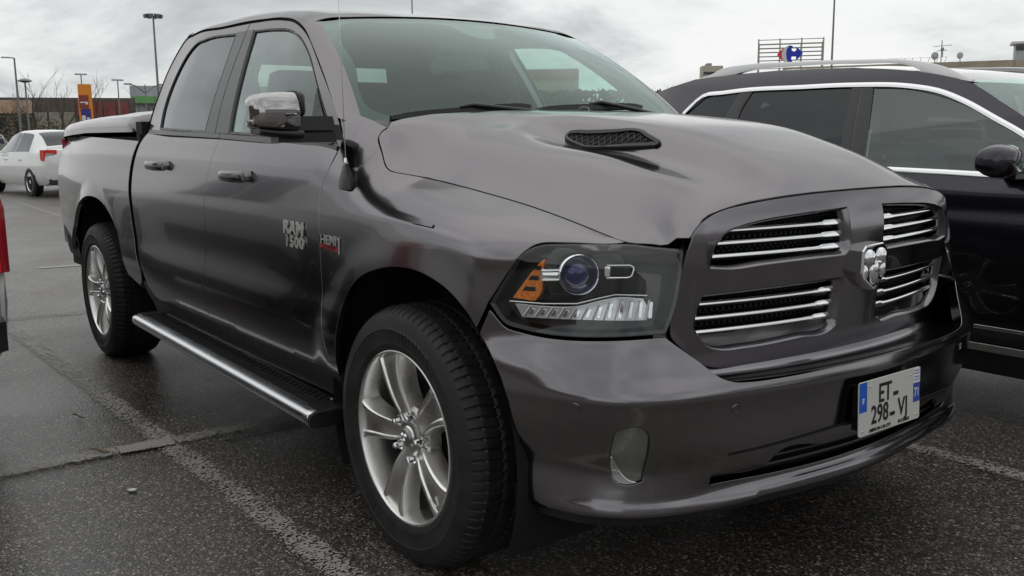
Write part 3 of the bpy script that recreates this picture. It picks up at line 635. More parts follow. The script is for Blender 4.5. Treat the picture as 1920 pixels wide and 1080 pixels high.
# --- front bumper, one skin from wheel arch to wheel arch ---
def both_sides(near): return near + [(EX - p[0],) + tuple(p[1:]) for p in near[::-1]]
bt = [(.36, .375, 1), (.405, .50), (.43, .65), (.428, .745), (.420, .797, 1), (.450, .862, 1), (.508, .817), (.547, .811), (.975, .811, 1), (1.068, .745), (1.111, .710), (1.149, .695), (1.19, .691), (1.322, .690), (1.50, .694), (T_END, .696)]
bt = [(.52, .335, 1), (.538, .40), (.545, .50), (.538, .585), (.515, .678), (.470, .745), (.424, .797, 1)] + bt[5:]
btm = [(T_END, .355), (1.425, .355), (1.30, .357), (1.2, .345), (1.063, .350), (.815, .352), (.645, .345)]
near = bt; outl = near[:-1] + [near[-1]] + [(EX - p[0],) + tuple(p[1:]) for p in near[:-1][::-1]] + [(EX - p[0], p[1]) for p in btm[::-1][:-1]] + btm
fogh = [(.82, .558), (.829, .585), (.853, .596), (.897, .597), (.914, .581), (.918, .528), (.908, .446, 1), (.869, .436), (.826, .446), (.812, .51)]
ink = [(1.117, .412, 1), (1.114, .443, 1), (1.279, .447), (1.303, .473), (1.50, .475), (T_END, .477)]; inb = [(T_END, .402), (1.45, .402), (1.25, .405)]
intake = ink + [(EX - p[0],) + tuple(p[1:]) for p in ink[:-1][::-1]] + [(EX - p[0], p[1]) for p in inb[::-1][:-1]] + inb
bumper = panel('front_bumper', Wm, outl, 'paint_grey', truck, holes=[fogh, [(EX - p[0],) + tuple(p[1:]) for p in fogh], intake], h=.018, depth=.03, gap=.002, centre=(-.5, 0, .6))
def Wpush(d): return lambda t, v: _wp(t, v, d)
def _wp(t, v, d):
    t = np.atleast_1d(np.asarray(t, float)); far = t > T_END; P = W(np.where(far, EX - t, t), v, d); P[far, 1] *= -1; return P
bx0, bx1 = 1.05, EX - 1.05
mb = MB(); ts = np.linspace(bx0, bx1, 60); vs = np.linspace(.38, .50, 6); A, B = np.meshgrid(ts, vs, indexing='ij'); P = _wp(A.ravel(), B.ravel(), -.055)
mb.add(P, [(i * 6 + j, (i + 1) * 6 + j, (i + 1) * 6 + j + 1, i * 6 + j + 1) for i in range(59) for j in range(5)]); mb.build('intake_back', 'gap_black', bumper, fix=False)
for v0, d0, r0 in ((.432, -.022, .006), (.458, -.034, .004)):
    mb = MB(); P = _wp(np.linspace(1.12, EX - 1.12, 60), np.full(60, v0), d0); mb.tube([tuple(p) for p in P], r0, 8); mb.build('intake_bar', 'plastic_black', bumper)
# flat black strip as the shade of a shallow groove above the intake
mb = MB(); tt = np.linspace(1.15, EX - 1.15, 60); a = _wp(tt, np.interp(tt, [1.15, 1.6, EX - 1.6, EX - 1.15], [.497, .522, .522, .497]), .0012); b = _wp(tt, np.interp(tt, [1.15, 1.6, EX - 1.6, EX - 1.15], [.503, .530, .530, .503]), .0012)
mb.sweep([[tuple(x), tuple(y)] for x, y in zip(a, b)], closed=False); mb.build('groove_shade_strip', 'gap_black', bumper, fix=False)
for t0, v0 in ((.727, .645), (1.155, .626), (EX - 1.155, .626), (EX - .727, .645)):
    mb = MB(); c = _wp([t0], [v0], .001)[0]; a = _wp([t0 + .01], [v0], .001)[0] - c; b = _wp([t0], [v0 + .01], .001)[0] - c; a /= np.linalg.norm(a); b /= np.linalg.norm(b); n = np.cross(a, b)
    rg_ = lambda r, d: [tuple(c + a * r * math.cos(k) + b * r * math.sin(k) + (n * d)) for k in np.linspace(0, 2 * PI, 21)[:-1]]
    sg = 1 if n @ (c - BODY_C) > 0 else -1
    mb.sweep([rg_(.0125, 0), rg_(.0118, .0015 * sg), rg_(.0105, .0015 * sg), rg_(.0100, -.0005 * sg)]); mb.build('parking_sensor', 'paint_grey', bumper, fix=False)
# air dam and underside
mb = MB(); tt = np.linspace(.45, EX - .45, 70); a = _wp(tt, np.full(70, .36), -.028); P = [[tuple(q + [0, 0, .01]), tuple(q + [-.02 * 1, 0, -.045])] for q in a]; mb.sweep(P, closed=False)
a2 = _wp(tt, np.full(70, .36), -.01); mb.sweep([[tuple(q), (q[0] - .25 * (1 if abs(q[1]) < .6 else .2), q[1] * .85, q[2] + .02)] for q in a2], closed=False); mb.build('air_dam', 'plastic_black', truck, fix=False)
# recess wall between bumper strip and grille
mb = MB(); ys = np.linspace(-.66, .66, 40); pr = []
for y in ys:
    x = .990 - .25 * y * y - .3 * abs(y) ** 6; pr.append([(x + .006, y, .694), (x - .008, y, .6935), (x - .016, y, .689), (x - .080, y, .6865), (x - .095, y, .690), (x - .112, y, .72), (x - .118, y, .80)])
mb.sweep(pr, closed=False); mb.build('bumper_recess', 'paint_grey', bumper, angle=50)
# --- fog lights ---
for s in (0, 1):
    ff = [(EX - p[0],) + tuple(p[1:]) for p in fogh] if s else fogh
    ol = spline(ff, .012); ol = ol if area2(ol) > 0 else ol[::-1]
    fl = panel('fog_light', Wpush(-.012), offset(ol, .002), 'fog_glass', bumper, h=.02, gap=0, depth=.004, centre=(-.5, 0, .6))
    mb = MB(); prf = []
    for q in list(ol) + [ol[0]]: prf.append([tuple(_wp([q[0]], [q[1]], d)[0]) for d in (-.001, -.03)])
    mb.sweep(prf, closed=False); mb.build('fog_bezel', 'gap_black', fl, fix=False)
    cres = [(.814, .515, 1), (.822, .500), (.845, .462), (.870, .445), (.895, .440, 1), (.869, .436), (.826, .446), (.813, .48)]
    cres = [(EX - p[0],) + tuple(p[1:]) for p in cres] if s else cres
    panel('fog_trim', Wpush(-.007), cres, 'chrome', fl, h=.02, gap=.0005, depth=.003, centre=(-.5, 0, .6), step=.01)
# --- grille ---
def GFs(y, z): return GF(y, z)
sur = [(0, 1.150), (-.258, 1.1445), (-.443, 1.1285), (-.511, 1.118), (-.550, 1.106), (-.579, 1.090), (-.599, 1.069), (-.614, 1.031), (-.631, .926), (-.638, .828), (-.634, .796), (-.612, .767), (-.553, .720), (-.51, .706), (-.424, .7045), (-.26, .7065), (0, .7085)]
sur_full = sur + [(-y, z) for y, z in sur[1:-1]][::-1]
up = [(-.565, .974, 1), (-.564, .990), (-.556, 1.018), (-.540, 1.046), (-.516, 1.065), (-.472, 1.078), (-.404, 1.089), (-.275, 1.099), (-.150, 1.105), (-.084, 1.107, 1), (-.082, 1.06), (-.085, .990), (-.100, .977, 1), (-.279, .976), (-.40, .973), (-.50, .968)]
lo_ = [(-.577, .907, 1), (-.446, .910), (-.267, .913), (-.090, .915, 1), (-.088, .851), (-.095, .775, 1), (-.112, .765), (-.237, .758), (-.422, .751), (-.510, .754), (-.545, .766), (-.575, .795), (-.589, .82), (-.588, .855)]
holes = [up, lo_, [(-p[0],) + tuple(p[1:]) for p in up], [(-p[0],) + tuple(p[1:]) for p in lo_]]
gs = panel('grille', GFs, sur_full[::-1], 'paint_grey', truck, holes=[h_ for h_ in holes], h=.02, depth=.05, gap=.001, centre=(-1, 0, .9), step=.015)
for hl in holes:
    ol = spline(hl, .02); ol = ol if area2(ol) > 0 else ol[::-1]; i1 = offset(ol, .015); mb = MB(); pr = []
    for i in list(range(len(ol))) + [0]: pr.append([tuple(GF(ol[i, 0], ol[i, 1], .0005)[0]), tuple((GF(ol[i, 0], ol[i, 1], -.003)[0] * .7 + GF(i1[i, 0], i1[i, 1], -.003)[0] * .3)), tuple(GF(i1[i, 0], i1[i, 1], -.032)[0]), tuple(GF(i1[i, 0], i1[i, 1], -.06)[0])])
    mb.sweep(pr, closed=False); mb.build('grille_lip', 'paint_grey', gs, fix=False, angle=50)
for sgn in (-1, 1):
    for z0, y0, y1 in ((1.067, .086, .505), (1.035, .086, .534), (1.002, .089, .552), (.880, .090, .578), (.842, .092, .584), (.805, .098, .574)):
        ys = np.linspace(y0, y1, 26); mb = MB(); mc = MB(); pr = []; pc = []
        for y in ys:
            zz = z0 + .004 * smooth01(y1 - .06, y1, y) * 0; e = float(smooth01(y0 + .11, y0 + .02, y)) if False else (1.0 if y < y0 + .07 else max(0, 1 - (y - y0 - .07) / .03)); hh = .0048 + .0022 * e
            p = GF(y * sgn, zz)[0]; x = p[0] - .024
            pc.append([(x - .010, p[1], zz + hh), (x - .001, p[1], zz + hh), (x + .005, p[1], zz - hh * .75), (x + .0045, p[1], zz - hh), (x - .01, p[1], zz - hh)])
            pr.append([(x - .034, p[1], zz + hh * .6), (x - .005, p[1], zz - hh * .9), (x - .005, p[1], zz - hh * 2.4), (x - .034, p[1], zz - hh * 2.4)])
        mc.sweep(pc); b = mc.build('grille_bar', 'chrome', gs, angle=60); mb.sweep(pr); mb.build('bar_support', 'gloss_black', b)
_so = spline(sur_full[::-1], .03); _so = _so if area2(_so) > 0 else _so[::-1]
panel('grille_back', lambda y, z: GF(y, z, -.072), offset(_so, .03), 'gap_black', gs, h=.06, gap=0, depth=.001, centre=(-1, 0, .9))
mb = MB()
for sgn in (-1, 1):
    for (z0, z1, ya, yb) in ((.98, 1.095, .09, .53), (.765, .91, .10, .57)):
        for r_, z in enumerate(np.arange(z0, z1, .0125)):
            for y in np.arange(ya + (.009 if r_ % 2 else 0), yb, .018):
                p = GF(y * sgn, z, -.066)[0]; mb.box(tuple(p), (.004, .0095, .0075), mi=0)
mb.build('grille_mesh', 'plastic_black', gs, smooth=False, angle=None)
# --- emblem on the grille ---
ex = .938; er = thing('x', 'x', 'x') if False else None
sh = [(-.0, .1), ]
shield = [(-.062, .985), (-.046, 1.000), (.040, 1.003), (.060, .985), (.061, .925), (.052, .908), (.004, .872), (-.002, .872), (-.056, .908), (-.064, .925)]
shield = [(y * .97, z) for y, z in shield]
fe = lambda d0: (lambda x, y, d: (ex + d0 + d - .0, x, y))
mb = MB(); inner = [tuple(p) for p in offset(np.array(shield[::-1]), .0065)] if area2(np.array(shield[::-1])) > 0 else [tuple(p) for p in offset(np.array(shield), .0065)]
so_ = np.array(shield); so_ = so_ if area2(so_) > 0 else so_[::-1]; si = offset(so_, .0065); so2 = offset(so_, .002); prr = []
for i in list(range(len(so_))) + [0]: prr.append([(ex - .03, *so_[i]), (ex + .004, *so_[i]), (ex + .008, *so2[i]), (ex + .008, *si[i]), (ex - .004, *si[i])])
mb.sweep(prr, closed=False); emb = mb.build('emblem', 'chrome', gs, angle=25)
mb = MB(); mb.prism([tuple(p) for p in offset(so_, .004)], .002, lambda x, y, d: (ex - .006 + d, x, y)); mb.build('emblem_field', 'gloss_black', emb)
def blob(parts, name, m, par):
    mb = MB()
    for (cy, cz_, ry_, rz_, rx_, dx_) in parts:
        vs = []; n1_, n2_ = 16, 8
        for i in range(n2_ + 1):
            ph = PI / 2 * i / n2_
            for k in range(n1_): th = 2 * PI * k / n1_; vs.append((ex + dx_ + rx_ * math.sin(ph), cy + ry_ * math.cos(ph) * math.cos(th), cz_ + rz_ * math.cos(ph) * math.sin(th)))
        mb.add(vs, [(i * n1_ + k, i * n1_ + (k + 1) % n1_, (i + 1) * n1_ + (k + 1) % n1_, (i + 1) * n1_ + k) for i in range(n2_) for k in range(n1_)])
    return mb.build(name, m, par, angle=50)
blob([(-.027, .964, .024, .027, .022, 0), (.028, .966, .024, .027, .022, 0)], 'emblem_horn', 'chrome', emb)
blob([(.001, .925, .020, .040, .018, 0), (-.040, .924, .010, .024, .012, 0), (.042, .928, .011, .026, .014, 0), (-.015, .950, .012, .008, .018, 0), (.016, .950, .012, .008, .018, 0)], 'emblem_head', 'chrome', emb)
# --- number plate ---
px_, pz_ = 1.012, .5655
pl = MB(); rc = []
for cx, cz_, a0 in ((.1445, .068, 0), (-.1445, .068, 90), (-.1445, -.068, 180), (.1445, -.068, 270)):
    for k in range(5): a = math.radians(a0 + k * 22.5); rc.append((cx + .008 * math.cos(a), cz_ + .008 * math.sin(a)))
TL = .04
PF = lambda d: (lambda x, y, dd: (px_ + d + dd - y * TL, x, pz_ + y))
pl.prism(rc, .003, PF(0), bev=.0008); plate = pl.build('number_plate', 'plate_white', truck, angle=30)
def plate_rect(x0, y0, x1, y1, m, nm, d=.0032):
    mb = MB(); mb.prism([(x0, y0), (x1, y0), (x1, y1), (x0, y1)], .0004, PF(d)); return mb.build(nm, m, plate)
plate_rect(-.151, -.008, -.115, .0745, 'plate_blue', 'country_band'); plate_rect(.117, .032, .151, .0745, 'white_print', 'region_band'); plate_rect(.117, -.024, .151, .031, 'plate_blue_dark', 'region_band')
for zz in (.066, .058, .048, .040): plate_rect(.121, zz, .147, zz + .0022, 'plate_blue_dark', 'region_print', .0038)
def ptext(s_, x, y, size, m, bold=0, sx=1, sp=1): return text_obj(s_, size, .0003, m, plate, frame_m((px_ + .0040 - y * TL, x, pz_ + y), (0, 1, 0), (-TL, 0, 1)), bold, sx, spacing=sp, name='lettering')
ptext('ET', -.028, .030, .075, 'ink', .0012, .78, 1.0); ptext('-', .026, .026, .075, 'ink', .002, 1.1)
ptext('298', -.052, -.026, .072, 'ink', .0012, .78, 1.02); ptext('-', .010, -.030, .075, 'ink', .002, 1.1); ptext('VJ', .063, -.026, .072, 'ink', .0012, .80, 1.02)
ptext('AMERICAN CAR CITY', -.050, -.0655, .0135, 'ink', .0003, .82); ptext('04.72.76.68.68', .068, -.0655, .0135, 'ink', .0002, .72)
ptext('F', -.133, .022, .022, 'white_print', .0006); ptext('71', .134, .003, .036, 'white_print', .0004, .8)
for a, b in ((-.10, .058), (.100, .058), (-.135, -.062), (.135, -.062)):
    mb = MB(); mb.lathe([(.0, .002), (.002, .0018), (.0032, .0008), (.0036, 0)], 12, 'x', (px_ + .003 - b * TL, a, pz_ + b)); mb.build('plate_screw', 'chrome_dirty', plate)
mb = MB(); mb.box((px_ - .012, 0, pz_ - .0), (.024, .285, .12)); mb.build('plate_bracket', 'gloss_black', plate)
# --- headlights ---
lens = [(.447, .878, 1), (.502, .827), (.541, .8205), (.978, .8190, 1), (1.000, .853), (1.066, 1.030, 1), (.97, 1.050), (.86, 1.074), (.80, 1.0755), (.657, 1.066), (.575, 1.046), (.540, 1.018), (.51, .972)]
for s in (0, 1):
    fx = (lambda L_: [(EX - p[0],) + tuple(p[1:]) for p in L_]) if s else (lambda L_: L_)
    sg = 1 if s else -1
    ol = spline(fx(lens), .02); ol = ol if area2(ol) > 0 else ol[::-1]; inn = offset(ol, .010)
    # housing: dark bowl
    hb = MB(); pr = []
    for i in list(range(len(ol))) + [0]: pr.append([tuple(_wp([ol[i, 0]], [ol[i, 1]], -.0035)[0]), tuple(_wp([inn[i, 0]], [inn[i, 1]], -.006)[0]), tuple(_wp([inn[i, 0]], [inn[i, 1]], -.055)[0])])
    hb.sweep(pr, closed=False); hl = hb.build('headlight', 'gloss_black', truck, fix=False, angle=30)
    panel('headlight_bowl', Wpush(-.052), offset(ol, .006), 'gloss_black', hl, h=.04, gap=0, depth=.001, centre=(-.5, 0, .8))
    panel('headlight_lens', Wpush(-.001), ol, 'glass_clear', hl, h=.03, gap=.003, depth=.006, centre=(-.5, 0, .8))
    def rib(pts, r, m, nm, d=-.02, n=6, closed=False):
        P = [tuple(_wp([EX - a if s else a], [b], d)[0]) for a, b in (pts + [pts[0]] if closed else pts)]; mb = MB(); mb.tube(P, r, n); return mb.build(nm, m, hl)
    def bit(poly, m, nm, d=-.02, dep=.008, step=.01): return panel(nm, Wpush(d), fx(poly), m, hl, h=.02, gap=.0005, depth=dep, centre=(-.5, 0, .8), step=step)
    # amber turn reflector with dark slots
    bit([(.512, .897, 1), (.560, .955, 1), (.602, 1.000, 1), (.600, .965), (.588, .905), (.576, .893, 1)], 'amber', 'turn_reflector', -.010, .016)
    for k, (a, b, z) in enumerate(((.540, .578, .917), (.557, .587, .944), (.574, .594, .970))): bit([(a, z, 1), (b, z, 1), (b, z + .009, 1), (a + .008, z + .009, 1)], 'gloss_black', 'reflector_slot', -.0085, .003)
    # daytime-light strip
    ls = [(.515, .880, 1), (.60, .879), (.70, .884), (.77, .900), (.82, .908), (.915, .905, 1), (.932, .878), (.926, .853, 1), (.67, .851), (.538, .848, 1)]
    bit(ls, 'led_clear', 'led_strip', -.016, .014)
    for a in np.arange(.545, .925, .034):
        top = float(np.interp(a, [.5, .7, .8, .92], [.876, .880, .903, .902])); rib([(a, .853), (a + .018, top)], .0028, 'clear_plastic', 'led_divider', -.013)
        bit([(a + .012, .857, 1), (a + .024, .857, 1), (a + .030, top - .006, 1), (a + .020, top - .006, 1)], 'chrome', 'led_cell', -.0145, .003)
    rib([(.50, .886), (.60, .886), (.70, .891), (.77, .907), (.82, .9155), (.93, .912)], .0022, 'chrome_dirty', 'led_rim', -.014)
    # chrome side bar
    rib([(.790, .985), (.868, .985), (.882, .980), (.884, .970), (.876, .957), (.862, .953), (.790, .953)], .0026, 'chrome', 'side_trim', -.02, 8)
    bit([(.785, .957, 1), (.800, .957, 1), (.800, .981, 1), (.785, .981, 1)], 'chrome', 'side_trim', -.018, .01)
    # projector
    c = np.array([.652, .836 * sg, .9635]); ax = np.array([math.cos(math.radians(24)), sg * math.sin(math.radians(24)), 0]); e1 = np.array([-ax[1], ax[0], 0]); e2 = np.array([0, 0, 1.0])
    def ringp(r, d, n=40): return [tuple(c + ax * d + (e1 * math.cos(k) + e2 * math.sin(k)) * r) for k in np.linspace(0, 2 * PI, n + 1)[:-1]]
    mb = MB(); mb.sweep([ringp(.046, -.075), ringp(.047, -.03), ringp(.0525, -.028), ringp(.0535, -.008), ringp(.0525, .0), ringp(.0505, .003), ringp(.048, .0), ringp(.040, -.022), ringp(.034, -.026)], cap=False); pj_ = mb.build('projector', 'chrome', hl, angle=35)
    mb = MB(); mb.sweep([ringp(.038, -.026), ringp(.034, -.016), ringp(.026, -.008), ringp(.014, -.003), ringp(.0005, -.0015)], cap=False); mb.build('projector_lens', 'lens_blue', pj_, angle=80)
    mb = MB(); mb.sweep([ringp(.080, -.045), ringp(.066, -.028), ringp(.055, -.02)], cap=False); mb.build('projector_bezel', 'gloss_black', pj_, angle=60)
    mb = MB(); q = c - e1 * .062 * (1 if s == 0 else 1) * (-sg) * -1
    for dz_ in (-.012, .012): mb.tube([tuple(c + e1 * sg * .05 * 1 + e2 * dz_ - ax * .01), tuple(c + e1 * sg * .092 + e2 * dz_ - ax * .02)], .0035, 8)
    mb.tube([tuple(c + e1 * sg * .092 + e2 * -.012 - ax * .02), tuple(c + e1 * sg * .092 + e2 * .012 - ax * .02)], .0035, 8)
    mb.tube([tuple(c + e1 * sg * .05 + e2 * 0 - ax * .018), tuple(c + e1 * sg * .086 - ax * .03)], .013, 12); mb.build('projector_bracket', 'chrome', pj_)
# --- wheels: built once for the right-hand side, axis along y, outside face towards -y ---
def tyre_mesh(name='tyre', R=.405, rim=.262, wid=.262, nth=672, tread=True, fine=1.0):
    prof = [(rim - .004, .020), (rim + .002, -.002), (rim + .012, -.010), (rim + .026, -.0135), (rim + .030, -.0150), (rim + .034, -.0142), (rim + .055, -.018), (rim + .072, -.0195), (rim + .075, -.0215), (rim + .079, -.0200), (rim + .100, -.0165), (R - .030, -.0105), (R - .024, -.0080), (R - .018, -.0030), (R - .011, .0060), (R - .006, .0150), (R - .003, .024)]
    n2 = int(34 * fine); prof += [(R + .0012 * math.sin(PI * k / n2), .030 + (wid - .060) * k / n2) for k in range(n2 + 1)]
    prof += [(R - .003, wid - .024), (R - .012, wid - .006), (R - .03, wid + .008), (rim + .06, wid + .016), (rim + .01, wid + .004), (rim - .004, wid - .02)]
    pr = np.array(prof); th = np.linspace(0, 2 * PI, nth, endpoint=False); T_, I_ = np.meshgrid(th, np.arange(len(pr)), indexing='ij'); r = pr[I_, 0].copy(); d = pr[I_, 1].copy()
    if tread:
        per = 2 * PI / 84; ph = (T_ / per)
        crown = r > R - .0045
        for g in (.082, .131, .180):
            zz = .0035 * np.sin(2 * PI * ph); r -= .0065 * np.exp(-(((d - g - zz) / .0040) ** 2) ** 1.5) * crown
        lat = ((ph + .5 * (d > .131) + (d - .13) * 6) % 1.0); cut = (np.abs(lat - .5) < .09)
        r -= .0040 * cut * (crown & ((d < .078) | (d > .185)))
        r -= .0020 * (np.abs(((ph * 1 + (d - .1) * 9) % 1.0) - .5) < .10) * (crown & (d > .088) & (d < .174))
        sh = (np.abs(((ph + (0) + (.03 - .13) * 6) % 1.0) - .5) < .12) & (r > R - .022) & (d < .03)
        r -= .0040 * sh; d += .002 * sh * (d < .01)
        # raised letters' band on the sidewall: shallow alternating blocks
        band = (pr[I_, 0] > rim + .050) & (pr[I_, 0] < rim + .076) & (np.abs((T_ % (PI)) - 1.35) < .36)
        d -= .0018 * band * (((T_ * 16) % 1.0) < .72)
    P = np.stack([r * np.cos(T_), d, r * np.sin(T_)], -1).reshape(-1, 3); P[:, 2] = np.maximum(P[:, 2], -.3985)
    n = len(pr); i, j = np.meshgrid(np.arange(nth), np.arange(n - 1), indexing='ij'); i = i.ravel(); j = j.ravel(); k = (i + 1) % nth
    F = np.stack([i * n + j, i * n + j + 1, k * n + j + 1, k * n + j], 1)
    o = mesh_obj(name, P, F, 'rubber', None, True); o.data.set_sharp_from_angle(angle=math.radians(28)); return o
def make_wheel(parent, loc, rz):
    wh = bpy.data.objects.new('wheel', None); link(wh, parent); wh.location = loc; wh.rotation_euler = (0, 0, rz); return wh
wheel = make_wheel(truck, (0, -.975, .40), 0)
ty = tyre_mesh(); ty.parent = wheel
mb = MB(); mb.lathe([(.2735, .010), (.2735, -.004), (.2715, -.0085), (.2680, -.0100), (.2640, -.0085), (.2615, -.004), (.2590, .004), (.2555, .020), (.2500, .050), (.2450, .10), (.2440, .20), (.250, .225)], 128)
rim_o = mb.build('rim', 'alloy', wheel, angle=40)
mb = MB(); mb.lathe([(.0, .105), (.155, .105), (.160, .108), (.160, .125), (.0, .125)], 64); mb.lathe([(.0, .16), (.243, .16)], 48); bd = mb.build('brake_disc', 'brake_iron', wheel)
mb = MB(); mb.box((-.115, .105, .06), (.075, .05, .15), ry=-.4); mb.build('brake_caliper', 'brake_iron', bd, angle=30)
hubm = MB(); hubm.lathe([(.0, .014), (.030, .014), (.034, .018), (.040, .0175), (.052, .021), (.075, .030), (.092, .040), (.098, .075), (0.0, .075)], 80)
hubm.build('hub', 'alloy', rim_o, angle=45)
rs = [.050, .068, .085, .105, .13, .155, .18, .205, .228, .246, .2605]
wdt = [.0235, .0275, .031, .0345, .0375, .040, .0435, .048, .054, .061, .069]; dep = [.026, .020, .015, .009, .003, -.001, -.0035, -.0045, -.0045, -.003, .001]
SP = [(-1.22, .060), (-1.10, .034), (-1.03, .008), (-.98, .0010), (-.92, -.0020), (-.74, -.0024), (-.66, -.0010), (-.58, .0040), (-.30, .0052), (0, .0055)]; SP = SP + [(-a, b) for a, b in SP[:-1][::-1]]
for k in range(5):
    a0 = PI + k * 2 * PI / 5; mb = MB(); pr = []
    for r, w_, d0 in zip(rs, wdt, dep):
        fade = min(1, max(0, (r - .05) / .05)); row = []
        for u, dd in SP:
            lat = u * w_; row.append((r * math.cos(a0) - lat * math.sin(a0), d0 + dd * (fade if abs(u) < 1.0 else 1), r * math.sin(a0) + lat * math.cos(a0)))
        pr.append(row)
    mb.sweep(pr, closed=False); o = mb.build('spoke', 'alloy', rim_o, angle=32, fix=False)
for k in range(5):
    a = PI + (k + .5) * 2 * PI / 5; c = (.068 * math.cos(a), 0, .068 * math.sin(a)); mb = MB()
    mb.lathe([(.0, -.006), (.006, -.005), (.0085, -.001), (.0095, .004), (.0100, .030)], 6, 'y', c); mb.lathe([(.0165, .020), (.0175, .0255), (.0125, .030), (.0100, .034)], 20, 'y', c); mb.build('lug_nut', 'chrome', wheel, angle=25)
mb = MB(); mb.lathe([(.0, .001), (.012, .0015), (.022, .004), (.0285, .008), (.030, .014)], 40); cap_ = mb.build('centre_cap', 'alloy_pocket', wheel, angle=50)
mb = MB()
for cx in (-.0085, .0085): mb.lathe([(.0, -.004), (.005, -.003), (.0082, .002)], 16, 'y', (cx, 0, .006))
mb.lathe([(.0, -.004), (.004, -.003), (.0075, .002)], 16, 'y', (0, 0, -.009)); mb.build('cap_emblem', 'chrome', cap_, angle=60)
mb = MB(); a = math.radians(-42); mb.tube([(.245 * math.cos(a), -.002, .245 * math.sin(a)), (.215 * math.cos(a), -.012, .215 * math.sin(a))], .0032, 8); mb.build('valve', 'chrome_dirty', wheel)
for (x, y, rz, turn) in ((-3.569, -.965, 0, .4), (0, .975, PI, 0), (-3.569, .965, PI, .4)):
    w2 = dup_tree(wheel, truck); w2.location = (x, y, .40); w2.rotation_euler = (0, turn, rz)
    if turn:
        w2.rotation_euler = (0, 0, rz)
# --- wheel wells, chassis ---
for cx, cz, R_, xr in ((.02, .42, .525, .0), (-3.46, .44, .58, 0)):
    for s in (1, -1):
        mb = MB(); pr = []
        for k in np.linspace(-.15 * PI, 1.15 * PI, 30): pr.append([(cx + R_ * math.cos(k), s * yy, cz + R_ * math.sin(k)) for yy in (.955, .80, .62)])
        mb.sweep(pr, closed=False); mb.add([(cx - .62, s * .62, .25), (cx + .62, s * .62, .25), (cx + .62, s * .62, 1.05), (cx - .62, s * .62, 1.05)], [(0, 1, 2, 3)])
        mb.build('wheel_well', 'liner', truck, fix=False)
mb = MB()
for s in (1, -1): mb.box((-1.9, s * .48, .47), (5.2, .10, .16))
mb.box((-1.55, 0, .53), (2.2, 1.75, .06)); mb.box((-3.9, 0, .72), (1.5, 1.5, .08)); mb.box((-4.36, 0, .66), (.45, 1.76, .40)); mb.box((-2.72, 0, .62), (.12, 1.80, .34)); mb.tube([(-3.57, -.75, .40), (-3.57, .75, .40)], .05, 10); mb.tube([(0, -.75, .38), (0, .75, .38)], .04, 10); mb.box((.30, 0, .44), (.8, 1.1, .10)); mb.box((.62, 0, .62), (.15, 1.2, .5))
mb.build('chassis', 'liner', truck, smooth=False, angle=None)
mb = MB(); mb.box((-4.30, -.35, .44), (.5, .35, .2)); mb.tube([(-2.2, .3, .38), (-4.5, .45, .40)], .035, 10); mb.build('exhaust', 'brake_iron', truck)
